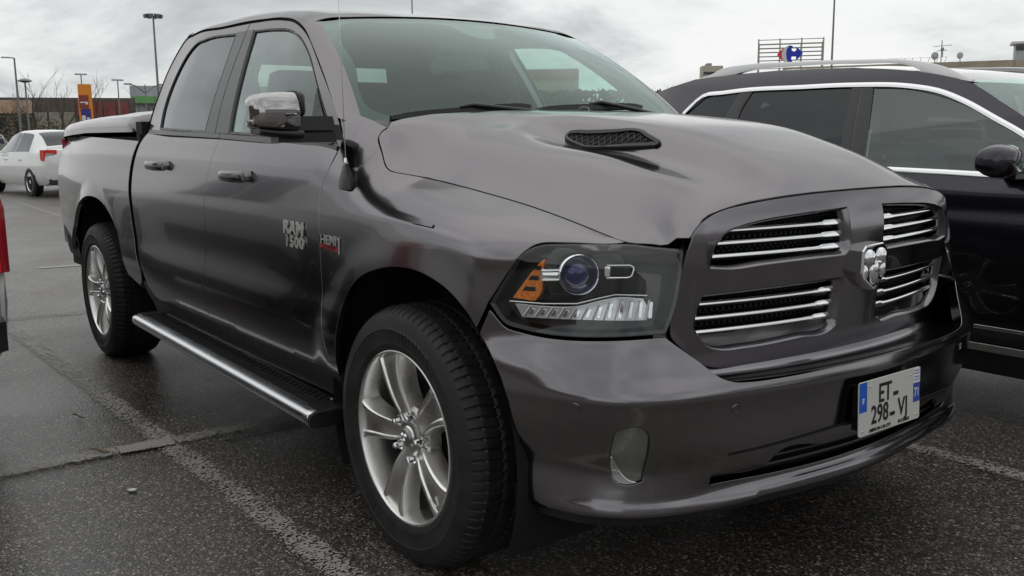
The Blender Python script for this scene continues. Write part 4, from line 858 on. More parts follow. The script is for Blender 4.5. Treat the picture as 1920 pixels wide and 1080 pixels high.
# --- running boards ---
for s in (-1, 1):
    x0, x1 = -2.52, -.46; Y = -1.072; zt = lambda x: .422 + (x - x0) / (x1 - x0) * -.036
    prof = [(-.885, -.002), (-.925, .0), (-.9251, -.004), (-1.028, -.004), (-1.0281, .0005), (-1.052, -.001), (-1.066, -.006), (-1.0735, -.015), (-1.075, -.026), (-1.073, -.040), (-1.066, -.050), (-1.052, -.055), (-.90, -.055)]
    mb = MB(); xs = [x0, x0 + .004, x0 + .012] + list(np.linspace(x0 + .05, x1 - .05, 12)) + [x1 - .012, x1 - .004, x1]; pr = []
    for x in xs:
        e = min(x - x0, x1 - x); k = 0 if e > .011 else (.0035 if e > .003 else .010); pr.append([(x, -s * (y + k * (1 if y < -1.0 else -1)), zt(x) + z - k * (1 if z > -.02 else -.6)) for y, z in prof])
    mb.sweep(pr); rb = mb.build('running_board', 'brushed_steel', truck, angle=38)
    mb = MB()
    for x, r_ in ((x0 + .09, 0), ): pass
    top = [(x0 + .11, -.928), (x1 - .13, -.928), (x1 - .10, -.938), (x1 - .085, -.960), (x1 - .085, -1.0), (x1 - .105, -1.025), (x0 + .085, -1.025), (x0 + .07, -1.0), (x0 + .075, -.95)]
    mb.prism(top, .003, lambda x, y, d: (x, -s * y, zt(x) - .0035 + d), bev=.001); tr = mb.build('step_tread', 'plastic_black', rb, angle=30)
    mb = MB()
    for i, x in enumerate(np.arange(x0 + .10, x1 - .12, .036)):
        for (ya, yb, q) in ((-.938, -.975, 1), (-.979, -1.018, -1)):
            pp = [(x, ya), (x + .010, ya), (x + .010 + .026 * (1 if q > 0 else 0) - (0 if q > 0 else .0), yb), (x + .026 * (1 if q > 0 else 0), yb)]
            if q < 0: pp = [(x + .026, ya), (x + .036, ya), (x + .010, yb), (x, yb)]
            mb.prism(pp, .0028, lambda a, b, d: (a, -s * b, zt(a) - .0005 + d))
    mb.build('tread_rib', 'plastic_black', tr, smooth=False, angle=None)
    for (a, b) in ((x0 - .001, x0 + .085), (x1 - .095, x1 + .004)):
        mb = MB(); tp = [(a, -.90), (b, -.90), (b, -1.036), (a + .002, -1.05)]
        mb.prism([(a, -.892), (b, -.892), (b, -1.040), (a, -1.040)], .0035, lambda x, y, d: (x, -s * y, zt(x) - .001 + d), bev=.001)
        if b > x1: mb.prism([(-.888, -.056), (-1.055, -.056), (-1.072, -.045), (-1.078, -.025), (-1.072, -.006), (-1.050, .003), (-.888, .003)], .012, lambda y, z, d: (x1 - .002 + d, -s * y, zt(x1) + z), bev=.004)
        mb.build('board_end_cap', 'plastic_black', rb, angle=30)
    mb = MB()
    for x in (-2.3, -1.5, -.62):
        mb.box((x, s * .84, zt(x) - .02), (.05, .16, .03)); mb.box((x, s * .76, .45), (.05, .03, .12))
    mb.build('board_bracket', 'plastic_black', rb)
    mb = MB(); mb.tube([(-2.215, s * .905, .425), (-2.215, s * .90, .50)], .006, 8); mb.build('board_bolt', 'chrome_dirty', rb)
# --- door handles ---
for s in (-1, 1):
    for own, x0, x1, zc in ((RDo, -2.52, -2.14, 1.178), (FDo, -1.49, -1.13, 1.158)):
        xs = np.linspace(x0 + .03, x1 - .05, 18); mb = MB(); pr = []
        L_ = x1 - x0 - .08
        for x in xs:
            k = (x - xs[0]) / (xs[-1] - xs[0]); q = W([x], [zc])[0]; hz = .021 * max(0, 1 - abs(2 * k - 1) ** 6) ** .5 + .001; out_ = .034 * (1 - abs(2 * k - 1) ** 4); z_ = zc - .0 + .003 * k
            pr.append([(q[0], s * (-q[1] + out_ * a), z_ + hz * b - .004) for a, b in ((.55, -1), (.9, -.75), (1.0, -.2), (1.0, .35), (.88, .8), (.6, 1), (.35, .6), (.3, -.6))])
        mb.sweep(pr); hd = mb.build('door_handle', 'paint_grey', own[0 if s == -1 else 1], angle=50)
        mb = MB(); pr = []; k0 = xs[-1] + .004
        for x in np.linspace(k0, k0 + .052, 8):
            k = (x - k0) / .052; q = W([x], [zc])[0]; hz = .022 * max(0, 1 - abs(2 * k - 1) ** 5) ** .5 + .001; pr.append([(q[0], s * (-q[1] + .030 * a * (1 - .8 * abs(2 * k - 1) ** 4)), zc + hz * b) for a, b in ((.0, -1), (.9, -.7), (1.0, 0), (.9, .7), (0, 1))])
        mb.sweep(pr); mb.build('handle_base', 'paint_grey', hd, angle=50)
# --- badges (on both front doors) ---
def badge_frame(t, v, s=-1, lift=0.0):
    p = W([t], [v])[0]; a = W([t + .01], [v])[0] - p; b = W([t], [v + .01])[0] - p
    if s > 0: p[1] *= -1; a[1] *= -1; b[1] *= -1; a = -a
    m_ = frame_m(p, a, b); n = Vector((m_[0][2], m_[1][2], m_[2][2])); m_.translation = Vector(p) + n * (lift + .001); return m_
for s, own in ((-1, FDo[0]), (1, FDo[1])):
    bm_ = badge_frame(-.695, .9675, s); text_obj('RAM', .062, .0025, 'alloy', own, bm_ @ Matrix.Translation((0, .022, .003)), .0028, 1.30, spacing=1.08, name='badge')
    text_obj('1500', .056, .0025, 'alloy', own, bm_ @ Matrix.Translation((.006, -.026, .003)), .0024, 1.34, spacing=1.10, name='badge')
    bm2 = badge_frame(-.418, .963, s); ow = FD[0] if s == -1 else FD[1]
    mb = MB(); fr_ = [(-.072, -.022), (.072, -.030), (.072, .020), (-.072, .024)]; mb.prism(fr_, .0035, lambda x, y, d: tuple(bm2 @ Vector((x, y, d))), bev=.001); b0 = mb.build('badge', 'gloss_black', ow, angle=25)
    text_obj('HEMI', .042, .0015, 'chrome', b0, bm2 @ Matrix.Translation((0, .008, .005)), .0012, 1.25, name='lettering')
    mb = MB(); mb.prism([(-.068, -.020), (.060, -.026), (.060, -.009), (-.068, -.007)], .0012, lambda x, y, d: tuple(bm2 @ Vector((x, y, d + .0036)))); mb.build('badge_band', 'red_print', b0, smooth=False, angle=None)
    text_obj('5.7 LITER', .0165, .0006, 'ink', b0, bm2 @ Matrix.Translation((-.002, -.0155, .0052)), .0003, 1.5, name='lettering')
    mb = MB(); mb.prism([(.064, -.032), (.074, -.032), (.074, .020), (.066, .020)], .005, lambda x, y, d: tuple(bm2 @ Vector((x, y, d))), bev=.001); mb.build('badge_edge', 'chrome', b0)
    # slim marker on the fender
    mm_ = badge_frame(.135, 1.068, s); mb = MB(); mb.prism([(-.052, -.004), (.050, -.007), (.052, .004), (-.050, .007)], .0025, lambda x, y, d: tuple(mm_ @ Vector((x, y, d))), bev=.001); mb.build('side_marker', 'paint_grey', ow)
# --- antenna on the right fender ---
c = W([-.372], [1.176])[0]; mb = MB()
mb.sweep([[tuple(c + np.array([a * k + off, -.003 + hgt * .10, hgt]) + np.array([0, b * k * .7, 0])) for a, b in ((.05, -.012), (.03, -.022), (-.02, -.02), (-.045, -.008), (-.045, .012), (-.01, .022), (.04, .016))] for k, hgt, off in ((1.0, -.03, -.0), (.92, -.0, 0), (.62, .022, -.006), (.36, .046, -.010), (.30, .052, -.010))])
an = mb.build('antenna', 'plastic_black', truck, angle=50)
t0 = c + [-.010, .002, .052]; mb = MB(); mb.tube([tuple(t0 + [0, 0, -.005]), tuple(t0 + [0, 0, .004])], .0095, 12); mb.tube([tuple(t0), tuple(t0 + [0, 0, .018])], [.0065, .0045], 12); mb.build('antenna_nut', 'chrome', an)
mb = MB(); mb.tube([tuple(t0 + [0, 0, .015]), tuple(t0 + [-.002, 0, .30]), tuple(t0 + [-.012, 0, .80])], [.0017, .0015, .0011], 6); mb.build('antenna_mast', 'chrome_dirty', an)
# --- side mirror (the far one is folded out of sight) ---
for s in (-1,):
    def sec(y, hx, z0, z1, xo=0, n=20, front=1.0):
        out_ = []
        for k in range(n):
            a = 2 * PI * k / n; ca, sa = math.cos(a), math.sin(a); e = .55
            out_.append((-.475 + xo + hx * (abs(ca) ** e) * (1 if ca > 0 else -1) * (front if ca > 0 else .6), s * y, (z0 + z1) / 2 + (z1 - z0) / 2 * (abs(sa) ** e) * (1 if sa > 0 else -1)))
        return out_
    mb = MB(); mb.sweep([sec(1.224, .004, 1.362, 1.410, -.01), sec(1.219, .035, 1.346, 1.428, -.005), sec(1.206, .056, 1.335, 1.439), sec(1.18, .068, 1.330, 1.446), sec(1.14, .076, 1.326, 1.450, .004), sec(1.10, .076, 1.324, 1.451, .006), sec(1.082, .073, 1.324, 1.450, .006)]); mr_ = mb.build('side_mirror', 'mirror_chrome', truck, angle=60)
    mb = MB(); mb.sweep([sec(1.083, .076, 1.372, 1.455, .006), sec(1.070, .076, 1.372, 1.455, .006), sec(1.058, .062, 1.372, 1.448, .004), sec(1.053, .036, 1.375, 1.435)]); mb.sweep([sec(1.205, .05, 1.318, 1.338), sec(1.15, .068, 1.310, 1.332), sec(1.09, .070, 1.302, 1.334), sec(1.06, .055, 1.304, 1.334)]); mb.build('mirror_shell', 'plastic_black', mr_, angle=50)
    mb = MB(); mb.prism([(1.205, 1.345), (1.205, 1.425), (1.19, 1.44), (1.07, 1.442), (1.06, 1.43), (1.06, 1.325), (1.19, 1.332)], .004, lambda y, z, d: (-.530 - d, s * y, z)); mb.build('mirror_glass', 'chrome', mr_, angle=30)
    mb = MB(); mb.box((-.475, s * 1.02, 1.352), (.075, .16, .045), top=.9); mb.box((-.500, s * .975, 1.322), (.085, .15, .050), rz=.15 * s, top=.85); mb.box((-.47, s * 1.04, 1.306), (.06, .20, .030))
    mb.build('mirror_arm', 'plastic_black', mr_, smooth=False, angle=None)
    sail = [(-.792, 1.480, 1), (-.70, 1.395), (-.560, 1.285, 1), (-.60, 1.279), (-.745, 1.288, 1)]
    panel('mirror_sail', Gs, sail, 'plastic_black', mr_, h=.04, gap=.001, depth=.01, lift=.004, mirror=(s == 1))
# --- wipers and washer ---
for (u0, w0, u1, w1) in ((-.885, .012, -.15, .075), (-.13, .045, .66, .095)):
    mb = MB(); k = np.linspace(0, 1, 14); P = WS(u0 + (u1 - u0) * k, w0 + (w1 - w0) * k ** 1.2) + [.012, 0, .016]; pr = []
    for i, p in enumerate(P):
        h_ = .011 * (1 - abs(2 * k[i] - 1) ** 6) + .004; pr.append([(p[0] - .010, p[1], p[2] - .014), (p[0] + .012, p[1], p[2] - .008), (p[0] + .008, p[1], p[2] + h_), (p[0] - .004, p[1], p[2] + h_)])
    mb.sweep(pr); wp = mb.build('wiper', 'plastic_black', truck, angle=40)
    m0 = P[7]; base = WS([u1 + .10], [-.01])[0] + [.05, 0, .0]; mb = MB(); mb.tube([tuple(base), tuple(base + [-.005, -.03, .025]), tuple((base + m0) / 2 + [.01, 0, .022]), tuple(m0 + [.012, 0, .02]), tuple(m0 + [.006, -.05, .012])], [.014, .012, .009, .008, .006], 8); mb.build('wiper_arm', 'plastic_black', wp, angle=50)
mb = MB(); c = HD([-.33], [.05])[0]; mb.sweep([[(c[0] + a * k, c[1] + b * k, c[2] + z) for a, b in ((.022, 0), (.01, .02), (-.02, .022), (-.028, 0), (-.02, -.022), (.01, -.02))] for k, z in ((1, -.002), (.9, .006), (.55, .013), (.2, .015))]); mb.build('washer_nozzle', 'plastic_black', truck)
# --- stickers on the windshield ---
def ws_patch(poly, m, nm, d=.004):
    return panel(nm, lambda u, w_: WS(u, w_) + np.array([.003 * 1, 0, .004]) * (d / .004), poly, m, wsg, h=.05, gap=0, depth=.0004, step=.02)
ws_patch([(-.913, .127, 1), (-.815, .142, 1), (-.820, .065, 1), (-.905, .047, 1)], 'sticker_green', 'permit_sticker', -.5)
ws_patch([(-.902, .756), (-.871, .790), (-.845, .753), (-.876, .720)], 'sticker_green', 'round_sticker', -.5)
# --- bed cover, tailgate, rear bumper, tail lights ---
mb = MB(); pr = []
for x in (-4.70, -4.685, -4.65, -4.55, -4.3, -3.9, -3.4, -3.0, -2.88, -2.855, -2.84):
    k = 0 if -4.6 < x < -2.9 else 1; e = {-4.70: .052, -4.685: .028, -4.65: .012, -2.88: .003, -2.855: .012, -2.84: .035}.get(x, 0); z1 = 1.315 + .0 * x; hw = float(np.interp(x, [-4.7, -4.3, -2.8], [.868, .890, .905])); sl = .022 * smooth01(-4.7, -3.9, x) + .0
    row = []
    for a, z in ((-1, .0), (-1.0, .030), (-.988, .056), (-.96, .078), (-.90, .094), (-.82, .104), (-.72, .108), (-.64, .128), (-.5, .136), (-.25, .140), (0, .142)): row.append((x, a * (hw - e * .5), z1 + (z - e if z > .02 else z * .5 if False else z) * 1.0 + float(sl)))
    pr.append(row + [(p[0], -p[1], p[2]) for p in row[:-1][::-1]])
mb.sweep(pr, closed=True); bc = mb.build('bed_cover', 'paint_grey', truck, angle=50)
mb = MB(); mb.box((-2.80, 0, 1.335), (.10, 1.78, .11)); mb.box((-2.78, 0, .95), (.04, 1.8, .75)); mb.box((-3.68, 0, 1.300), (1.75, 1.72, .024)); mb.build('bed_front_rail', 'gap_black', truck, smooth=False, angle=None)
mb = MB(); mb.sweep([[(-4.74 - .012 * math.sin(PI * (z - .72) / .6), y, z) for z in np.linspace(.72, 1.33, 10)] for y in np.linspace(-.76, .76, 12)], closed=False); tg_ = mb.build('tailgate', 'paint_grey', truck)
for s in (-1, 1):
    mb = MB(); mb.sweep([[(-4.735 + a, s * (.80 + b), z) for a, b in ((-.02, -.075), (-.022, 0), (-.008, .048), (.02, .062), (.04, .05), (.05, -.07))] for z in (.86, .90, 1.25, 1.30)]); mb.build('tail_light', 'red_lens', truck, angle=50)
mb = MB(); mb.sweep([[(-4.82 + abs(y / .9) ** 5 * .12, y, z) for z in (.70, .60)] + [(-4.60, y * .99, z) for z in (.58, .72)] for y in np.linspace(-.90, .90, 24)]); mb.build('rear_bumper', 'chrome_dirty', truck, angle=50)
for s in (-1, 1): mb = MB(); mb.box((-4.46, s * .90, .72), (.24, .05, .11)); mb.build('bumper_corner', 'plastic_black', truck, angle=30)
# --- cab back, glass and interior ---
mb = MB(); mb.sweep([[(-2.74, y, z) for z in (.55, 1.0, 1.32)] for y in (-.88, 0, .88)], closed=False); mb.build('cab_back', 'paint_grey', truck)
mb = MB()
for s in (1, -1): mb.add([(-2.735, s * .82, 1.32), (-2.735, s * .60, 1.32), (-2.70, s * .55, 1.72), (-2.70, s * .70, 1.72)], [(0, 1, 2, 3)])
mb.add([(-2.70, .70, 1.70), (-2.70, -.70, 1.70), (-2.69, -.66, 1.80), (-2.69, .66, 1.80)], [(0, 1, 2, 3)]); mb.build('rear_window_frame', 'paint_grey', truck, fix=False)
mb = MB(); mb.add([(-2.73, -.62, 1.32), (-2.73, .62, 1.32), (-2.70, .58, 1.71), (-2.70, -.58, 1.71)], [(0, 1, 2, 3)]); mb.build('rear_window', 'glass_rear', truck, fix=False)
mb = MB(); mb.box((-1.6, 0, .62), (2.3, 1.7, .05)); mb.build('cabin_floor', 'seat_fabric', truck, smooth=False, angle=None)
hl_ = MB(); pr = []
for x in np.linspace(-1.13, -2.60, 10): pr.append([(x, y, float(RF([x], [0])[0][2]) - .045 - .05 * abs(y / .62) ** 4) for y in np.linspace(-.62, .62, 11)])
hl_.sweep(pr, closed=False); hl_.build('headliner', 'headliner', truck, fix=False)
def seat(x, y, w_, nm='seat'):
    mb = MB(); 
    def rr_(z, xx, hw, hd): return [(xx + hd * ca, y + hw * sa, z) for ca, sa in ((-1, -.85), (-.8, -1), (.6, -1), (1, -.7), (1, .7), (.6, 1), (-.8, 1), (-1, .85))]
    mb.sweep([rr_(.72, x, w_ * .96, .24), rr_(.86, x, w_, .26), rr_(.90, x, w_ * .94, .23)])
    mb.sweep([rr_(.86, x - .20, w_ * .95, .07), rr_(1.05, x - .25, w_, .075), rr_(1.28, x - .31, w_ * .93, .065), rr_(1.38, x - .335, w_ * .80, .05), rr_(1.40, x - .34, w_ * .6, .03)])
    o = mb.build(nm, 'seat_fabric', truck, angle=60)
    for hy in ([0] if w_ < .35 else [-.42, .42]):
        mb = MB(); f = lambda z, hw, hd: [(x - .36 + hd * ca, y + hy + hw * sa, z) for ca, sa in ((-1, -.85), (-.8, -1), (.6, -1), (1, -.7), (1, .7), (.6, 1), (-.8, 1), (-1, .85))]
        mb.sweep([f(1.40, .11, .035), f(1.42, .14, .05), f(1.52, .15, .055), f(1.60, .135, .045), f(1.615, .10, .025)]); mb.tube([(x - .35, y + hy - .05, 1.36), (x - .36, y + hy - .05, 1.44)], .006, 6); mb.tube([(x - .35, y + hy + .05, 1.36), (x - .36, y + hy + .05, 1.44)], .006, 6)
        mb.build('headrest', 'seat_fabric', o, angle=60)
seat(-1.50, -.40, .27); seat(-1.50, .40, .27); seat(-2.30, 0, .66)
mb = MB(); pr = []
for y in np.linspace(-.80, .80, 20):
    hump = .035 * math.exp(-((y - .40) / .22) ** 2); pr.append([(-.40, y, 1.20), (-.50, y, 1.325), (-.70, y, 1.335 + hump), (-.90, y, 1.315 + hump), (-.96, y, 1.26), (-.94, y, 1.05), (-.85, y, .70)])
mb.sweep(pr, closed=False); mb.build('dashboard', 'dash', truck, fix=False)
mb = MB(); c = Vector((-1.07, .40, 1.20)); ax = Vector((-.90, 0, .44)).normalized(); e1 = Vector((0, 1, 0)); e2 = ax.cross(e1)
ringpts = [c + (e1 * math.cos(k) + e2 * math.sin(k)) * .19 for k in np.linspace(0, 2 * PI, 41)]; mb.tube([tuple(p) for p in ringpts], .015, 8, cap=False)
for k in (0, PI, 1.5 * PI): mb.tube([tuple(c), tuple(c + (e1 * math.cos(k) + e2 * math.sin(k)) * .18)], .014, 6)
mb.lathe([(0, -.02), (.07, -.015), (.08, .02)], 20, 'x', tuple(c)); mb.tube([tuple(c), tuple(c - ax * .2)], .03, 8); mb.build('steering_wheel', 'dash', truck, angle=50)
mb = MB(); mb.sweep([[(x, y, z) for x, z in ((-1.06, 1.64 + .01 * abs(y) * 8), (-1.04, 1.70), (-1.07, 1.705), (-1.09, 1.645))] for y in (-.12, -.11, 0, .11, .12)]); mb.tube([(-1.05, 0, 1.69), (-1.02, 0, 1.755)], .012, 8); mb.build('rear_view_mirror', 'dash', truck, angle=50)
for s in (-1, 1):
    mb = MB(); mb.sweep([[tuple(WS([s * .985], [k])[0] + [-.030, -s * .008, -.02]), tuple(WS([s * .94], [k])[0] + [-.030, 0, -.025]), tuple(WS([s * .955], [k])[0] + [-.10, 0, -.045])] for k in np.linspace(.02, 1, 10)], closed=False); mb.build('pillar_inner_trim', 'seat_light', truck, fix=False)
    mb = MB(); mb.box((-1.69, s * .755, 1.53), (.11, .03, .52)); mb.v = [(x, y + -s * (z - 1.31) * .38 + s * .06, z) for x, y, z in mb.v]; mb.build('pillar_inner_trim', 'seat_light', truck, smooth=False, angle=None)
    mb = MB(); mb.tube([(-1.665, s * .70, 1.62), (-1.66, s * .73, 1.4), (-1.64, s * .74, 1.1)], .018, 4); mb.build('seat_belt', 'seat_light', truck)
    mb = MB(); mb.box((-1.55, s * .845, 1.02), (2.0, .05, .50)); mb.build('door_inner_panel', 'dash', truck, smooth=False, angle=None)
# ======================= ground and markings =======================
m = mat('asphalt', (.05, .05, .05), .55); nt = m.node_tree; b = nt.nodes['Principled BSDF']; N = nt.nodes.new; L = nt.links.new
tc = N('ShaderNodeTexCoord')
def nz(scale, det=4, rough=.55): q = N('ShaderNodeTexNoise'); q.inputs['Scale'].default_value = scale; q.inputs['Detail'].default_value = det; q.inputs['Roughness'].default_value = rough; L(tc.outputs['Object'], q.inputs['Vector']); return q
def ramp(src, stops, interp='LINEAR'):
    r = N('ShaderNodeValToRGB'); r.color_ramp.interpolation = interp; e = r.color_ramp.elements; e[0].position, e[0].color = stops[0][0], (*stops[0][1], 1); e[1].position, e[1].color = stops[-1][0], (*stops[-1][1], 1)
    for p, c in stops[1:-1]: q = e.new(p); q.color = (*c, 1)
    L(src, r.inputs[0]); return r
def mixc(f, a, b_, mode='MIX'):
    x = N('ShaderNodeMix'); x.data_type = 'RGBA'; x.blend_type = mode
    if isinstance(f, float): x.inputs[0].default_value = f
    else: L(f, x.inputs[0])
    L(a, x.inputs[6]); L(b_, x.inputs[7]); return x
vor = N('ShaderNodeTexVoronoi'); vor.inputs['Scale'].default_value = 140; vor.inputs['Randomness'].default_value = 1; L(tc.outputs['Object'], vor.inputs['Vector'])
sepc = N('ShaderNodeSeparateColor'); L(vor.outputs['Color'], sepc.inputs[0])
stone = ramp(sepc.outputs[0], [(0, (.016, .015, .014)), (.45, (.045, .041, .038)), (.75, (.090, .080, .072)), (.90, (.16, .14, .125)), (.975, (.30, .275, .25)), (1, (.40, .38, .36))])
big = nz(.55, 5, .6); bigr = ramp(big.outputs[0], [(.32, (.70, .70, .72)), (.5, (1, .98, .96)), (.68, (1.35, 1.30, 1.25))])
mid = nz(5.5, 5); midr = ramp(mid.outputs[0], [(.3, (.82, .82, .82)), (.7, (1.18, 1.15, 1.12))])
c1 = mixc(1.0, stone.outputs[0], bigr.outputs[0], 'MULTIPLY'); c2 = mixc(1.0, c1.outputs[2], midr.outputs[0], 'MULTIPLY'); L(c2.outputs[2], b.inputs['Base Color'])
# damp film: smoother in broad patches
rr_ = N('ShaderNodeMapRange'); rr_.inputs[1].default_value = .35; rr_.inputs[2].default_value = .65; rr_.inputs[3].default_value = .30; rr_.inputs[4].default_value = .48; L(big.outputs[0], rr_.inputs[0]); L(rr_.outputs[0], b.inputs['Roughness'])
hgt = N('ShaderNodeMath'); hgt.operation = 'MULTIPLY'; L(vor.outputs['Distance'], hgt.inputs[0]); hgt.inputs[1].default_value = -1.0
bp_ = N('ShaderNodeBump'); bp_.inputs['Strength'].default_value = .8; bp_.inputs['Distance'].default_value = .0016; L(hgt.outputs[0], bp_.inputs['Height']); L(bp_.outputs[0], b.inputs['Normal'])
g = mesh_obj('ground', [(-900, -900, 0), (900, -900, 0), (900, 900, 0), (-900, 900, 0)], [(0, 1, 2, 3)], 'asphalt', smooth=False); struct(g)
# worn white lines: paint that has partly come off the stones
def line_mat(name, wear):
    m = bpy.data.materials.new(name); m.use_nodes = True; M[name] = m; nt = m.node_tree; b = nt.nodes['Principled BSDF']; b.inputs['Base Color'].default_value = (.30, .285, .265, 1); b.inputs['Roughness'].default_value = .6
    N = nt.nodes.new; L = nt.links.new; tc = N('ShaderNodeTexCoord'); v = N('ShaderNodeTexVoronoi'); v.inputs['Scale'].default_value = 140; L(tc.outputs['Object'], v.inputs['Vector']); sc_ = N('ShaderNodeSeparateColor'); L(v.outputs['Color'], sc_.inputs[0])
    n = N('ShaderNodeTexNoise'); n.inputs['Scale'].default_value = 2.6; n.inputs['Detail'].default_value = 6; n.inputs['Roughness'].default_value = .7; L(tc.outputs['Object'], n.inputs['Vector'])
    a = N('ShaderNodeMath'); a.operation = 'MULTIPLY_ADD'; L(n.outputs[0], a.inputs[0]); a.inputs[1].default_value = 1.3; L(sc_.outputs[1], a.inputs[2])
    ed = N('ShaderNodeUVMap')
    sx = N('ShaderNodeSeparateXYZ'); L(ed.outputs[0], sx.inputs[0]); e1 = N('ShaderNodeMath'); e1.operation = 'SUBTRACT'; L(sx.outputs[1], e1.inputs[0]); e1.inputs[1].default_value = .5; e2 = N('ShaderNodeMath'); e2.operation = 'ABSOLUTE'; L(e1.outputs[0], e2.inputs[0])
    e3 = N('ShaderNodeMath'); e3.operation = 'POWER'; L(e2.outputs[0], e3.inputs[0]); e3.inputs[1].default_value = 3; e4 = N('ShaderNodeMath'); e4.operation = 'MULTIPLY_ADD'; L(e3.outputs[0], e4.inputs[0]); e4.inputs[1].default_value = 5.0; L(a.outputs[0], e4.inputs[2])
    g = N('ShaderNodeMath'); g.operation = 'LESS_THAN'; L(e4.outputs[0], g.inputs[0]); g.inputs[1].default_value = wear
    L(g.outputs[0], b.inputs['Alpha']); return m
line_mat('line_worn', 1.30); line_mat('line_faint', 1.08); line_mat('line_fresh', 1.75); line_mat('line_half', 1.42)
LN = [0]
def line(p, q, w_, m, z=.004):
    p = Vector(p); q = Vector(q); d = (q - p).normalized(); n = Vector((-d.y, d.x)) * w_ / 2; k = max(2, int((q - p).length / 2)); vs = []
    for i in range(k + 1):
        c = p + (q - p) * i / k; vs += [(c.x + n.x, c.y + n.y, z), (c.x - n.x, c.y - n.y, z)]
    o = mesh_obj('parking_line', vs, [(2 * i, 2 * i + 1, 2 * i + 3, 2 * i + 2) for i in range(k)], m, smooth=False); uv = o.data.uv_layers.new(name='UVMap')
    for l in o.data.loops: uv.data[l.index].uv = ((l.vertex_index // 2), l.vertex_index % 2)
    return struct(o)
line((-6.6, -1.30), (3.6, -1.10), .12, 'line_worn'); line((-6.6, 1.21), (5.5, 1.27), .12, 'line_worn', .0045); line((-1.69, -6.5), (-1.615, 6.5), .11, 'line_faint', .008)
line((-1.64, -1.40), (-1.62, -1.18), .11, 'line_fresh', .012); line((-1.70, -6.0), (-1.64, -1.41), .11, 'line_half', .012); line((-1.62, -1.17), (-1.62, 1.0), .11, 'line_half', .012)
line((-8.08, -.47), (-7.95, .20), .13, 'line_fresh'); line((-19.5, 1.29), (-12.5, 1.08), .13, 'line_worn'); line((-6.6, 3.69), (3.6, 3.72), .12, 'line_worn'); line((-6.6, -3.74), (3.6, -3.6), .12, 'line_worn'); line((-24, 1.4), (-19.6, 1.29), .13, 'line_faint'); line((-5.25, -1.6), (-5.15, .4), .30, 'line_faint')
# twigs and scraps
for (x, y, rz, ln, nm, lb) in ((-1.665, -1.47, .5, .11, 'twig', 'short pale twig lying on the line crossing left of the pickup'), (-2.25, -1.42, .2, .10, 'twig', 'short twig on dark asphalt beside the running board, farther back')):
    mb = MB(); R_ = Euler((0, 0, rz)).to_matrix(); mb.tube([tuple(Vector((x, y, .018)) + R_ @ Vector(p)) for p in ((-ln / 2, 0, 0), (-ln / 6, .004, .003), (ln / 5, -.003, .002), (ln / 2, .005, 0))], [.004, .005, .0045, .003], 6); tag(mb.build(nm, mat('twig_bark', (.22, .15, .08), .8) if 'twig_bark' not in M else 'twig_bark'), lb, 'twig')
mb = MB(); mb.prism([(0, 0), (.03, .004), (.04, .02), (.022, .032), (.004, .022)], .003, lambda x, y, d: (-1.16 + x, -1.50 + y, .006 + d + x * .1)); tag(mb.build('paper_scrap', 'white_print'), 'small white paper scrap on the asphalt in front of the line crossing', 'litter')
# ======================= black SUV parked on the far side =======================
exec_suv = True
def SU(x, z, off=0.0):
    x = np.atleast_1d(np.asarray(x, float)); z = np.atleast_1d(np.asarray(z, float))
    y = pchip([.20, .35, .55, .80, 1.00, 1.12, 1.30, 1.50, 1.60, 1.66, 1.70], [1.78, 1.72, 1.67, 1.655, 1.655, 1.69, 1.76, 1.85, 1.90, 1.955, 2.03], z)
    y = y + .12 * smooth01(.6, 1.9, x) + .10 * (1 - smooth01(-2.3, -1.5, x)) + .012 * np.exp(-((z - .98) / .05) ** 2)
    return np.stack([x, y + off, z], 1)
SYC = 2.58      # centre line of the SUV
suv = thing('suv', 'black SUV with silver roof rails and chrome window trim parked right behind the grey pickup', 'SUV', (0, SYC, 0))
SCN = (-.2, SYC, .9)
def Sloc(x, z, off=0.0): P = SU(x, z, off); P[:, 1] -= SYC; return P
def spanel(name, ol, m, parent=suv, holes=(), **k):
    outs = panel(name, Sloc, ol, m, parent, holes=holes, both=True, centre=(-.2, 0, .9), **k); return outs
S_top = [(-1.452, 1.421), (-1.346, 1.522), (-1.20, 1.536), (-1.066, 1.545), (-.70, 1.546), (-.378, 1.544), (-.067, 1.525), (.08, 1.498), (.229, 1.443), (.374, 1.372), (.512, 1.303), (.68, 1.20), (.80, 1.118)]
# lower body sides with wheel arches
sf = [(-.268, .36, 1), (-.268, 1.13, 1), (.30, 1.118), (.70, 1.098), (.80, 1.095, 1), (.92, .95), (.92, .70), (.86, .36, 1)]
sr = [(-1.20, .62, 1), (-1.10, .40), (-1.05, .36, 1), (-.274, .36, 1), (-.274, 1.13, 1), (-1.14, 1.155, 1), (-1.25, 1.0), (-1.30, .85)]
sfn = [(.866, .36, 1), (.926, .70), (.926, .95), (.806, 1.095, 1), (1.2, 1.075), (1.7, 1.02), (1.98, .92), (2.05, .80, 1), (2.05, .40, 1), (1.86, .40, 1), (1.80, .58), (1.66, .70), (1.45, .745), (1.24, .70), (1.10, .58), (1.04, .36, 1)]
sq = [(-1.146, 1.155, 1), (-1.256, 1.0), (-1.306, .85), (-1.27, .70), (-1.22, .60, 1), (-1.34, .72), (-1.55, .76), (-1.76, .71), (-1.90, .58), (-1.95, .36, 1), (-2.45, .40, 1), (-2.52, .8), (-2.46, 1.12), (-2.2, 1.19), (-1.6, 1.17)]
Dd = spanel('front_door', sf, 'paint_black', h=.04); Rd = spanel('rear_door', sr, 'paint_black', h=.04); spanel('front_fender', sfn, 'paint_black', h=.04); spanel('rear_quarter', sq, 'paint_black', h=.04)
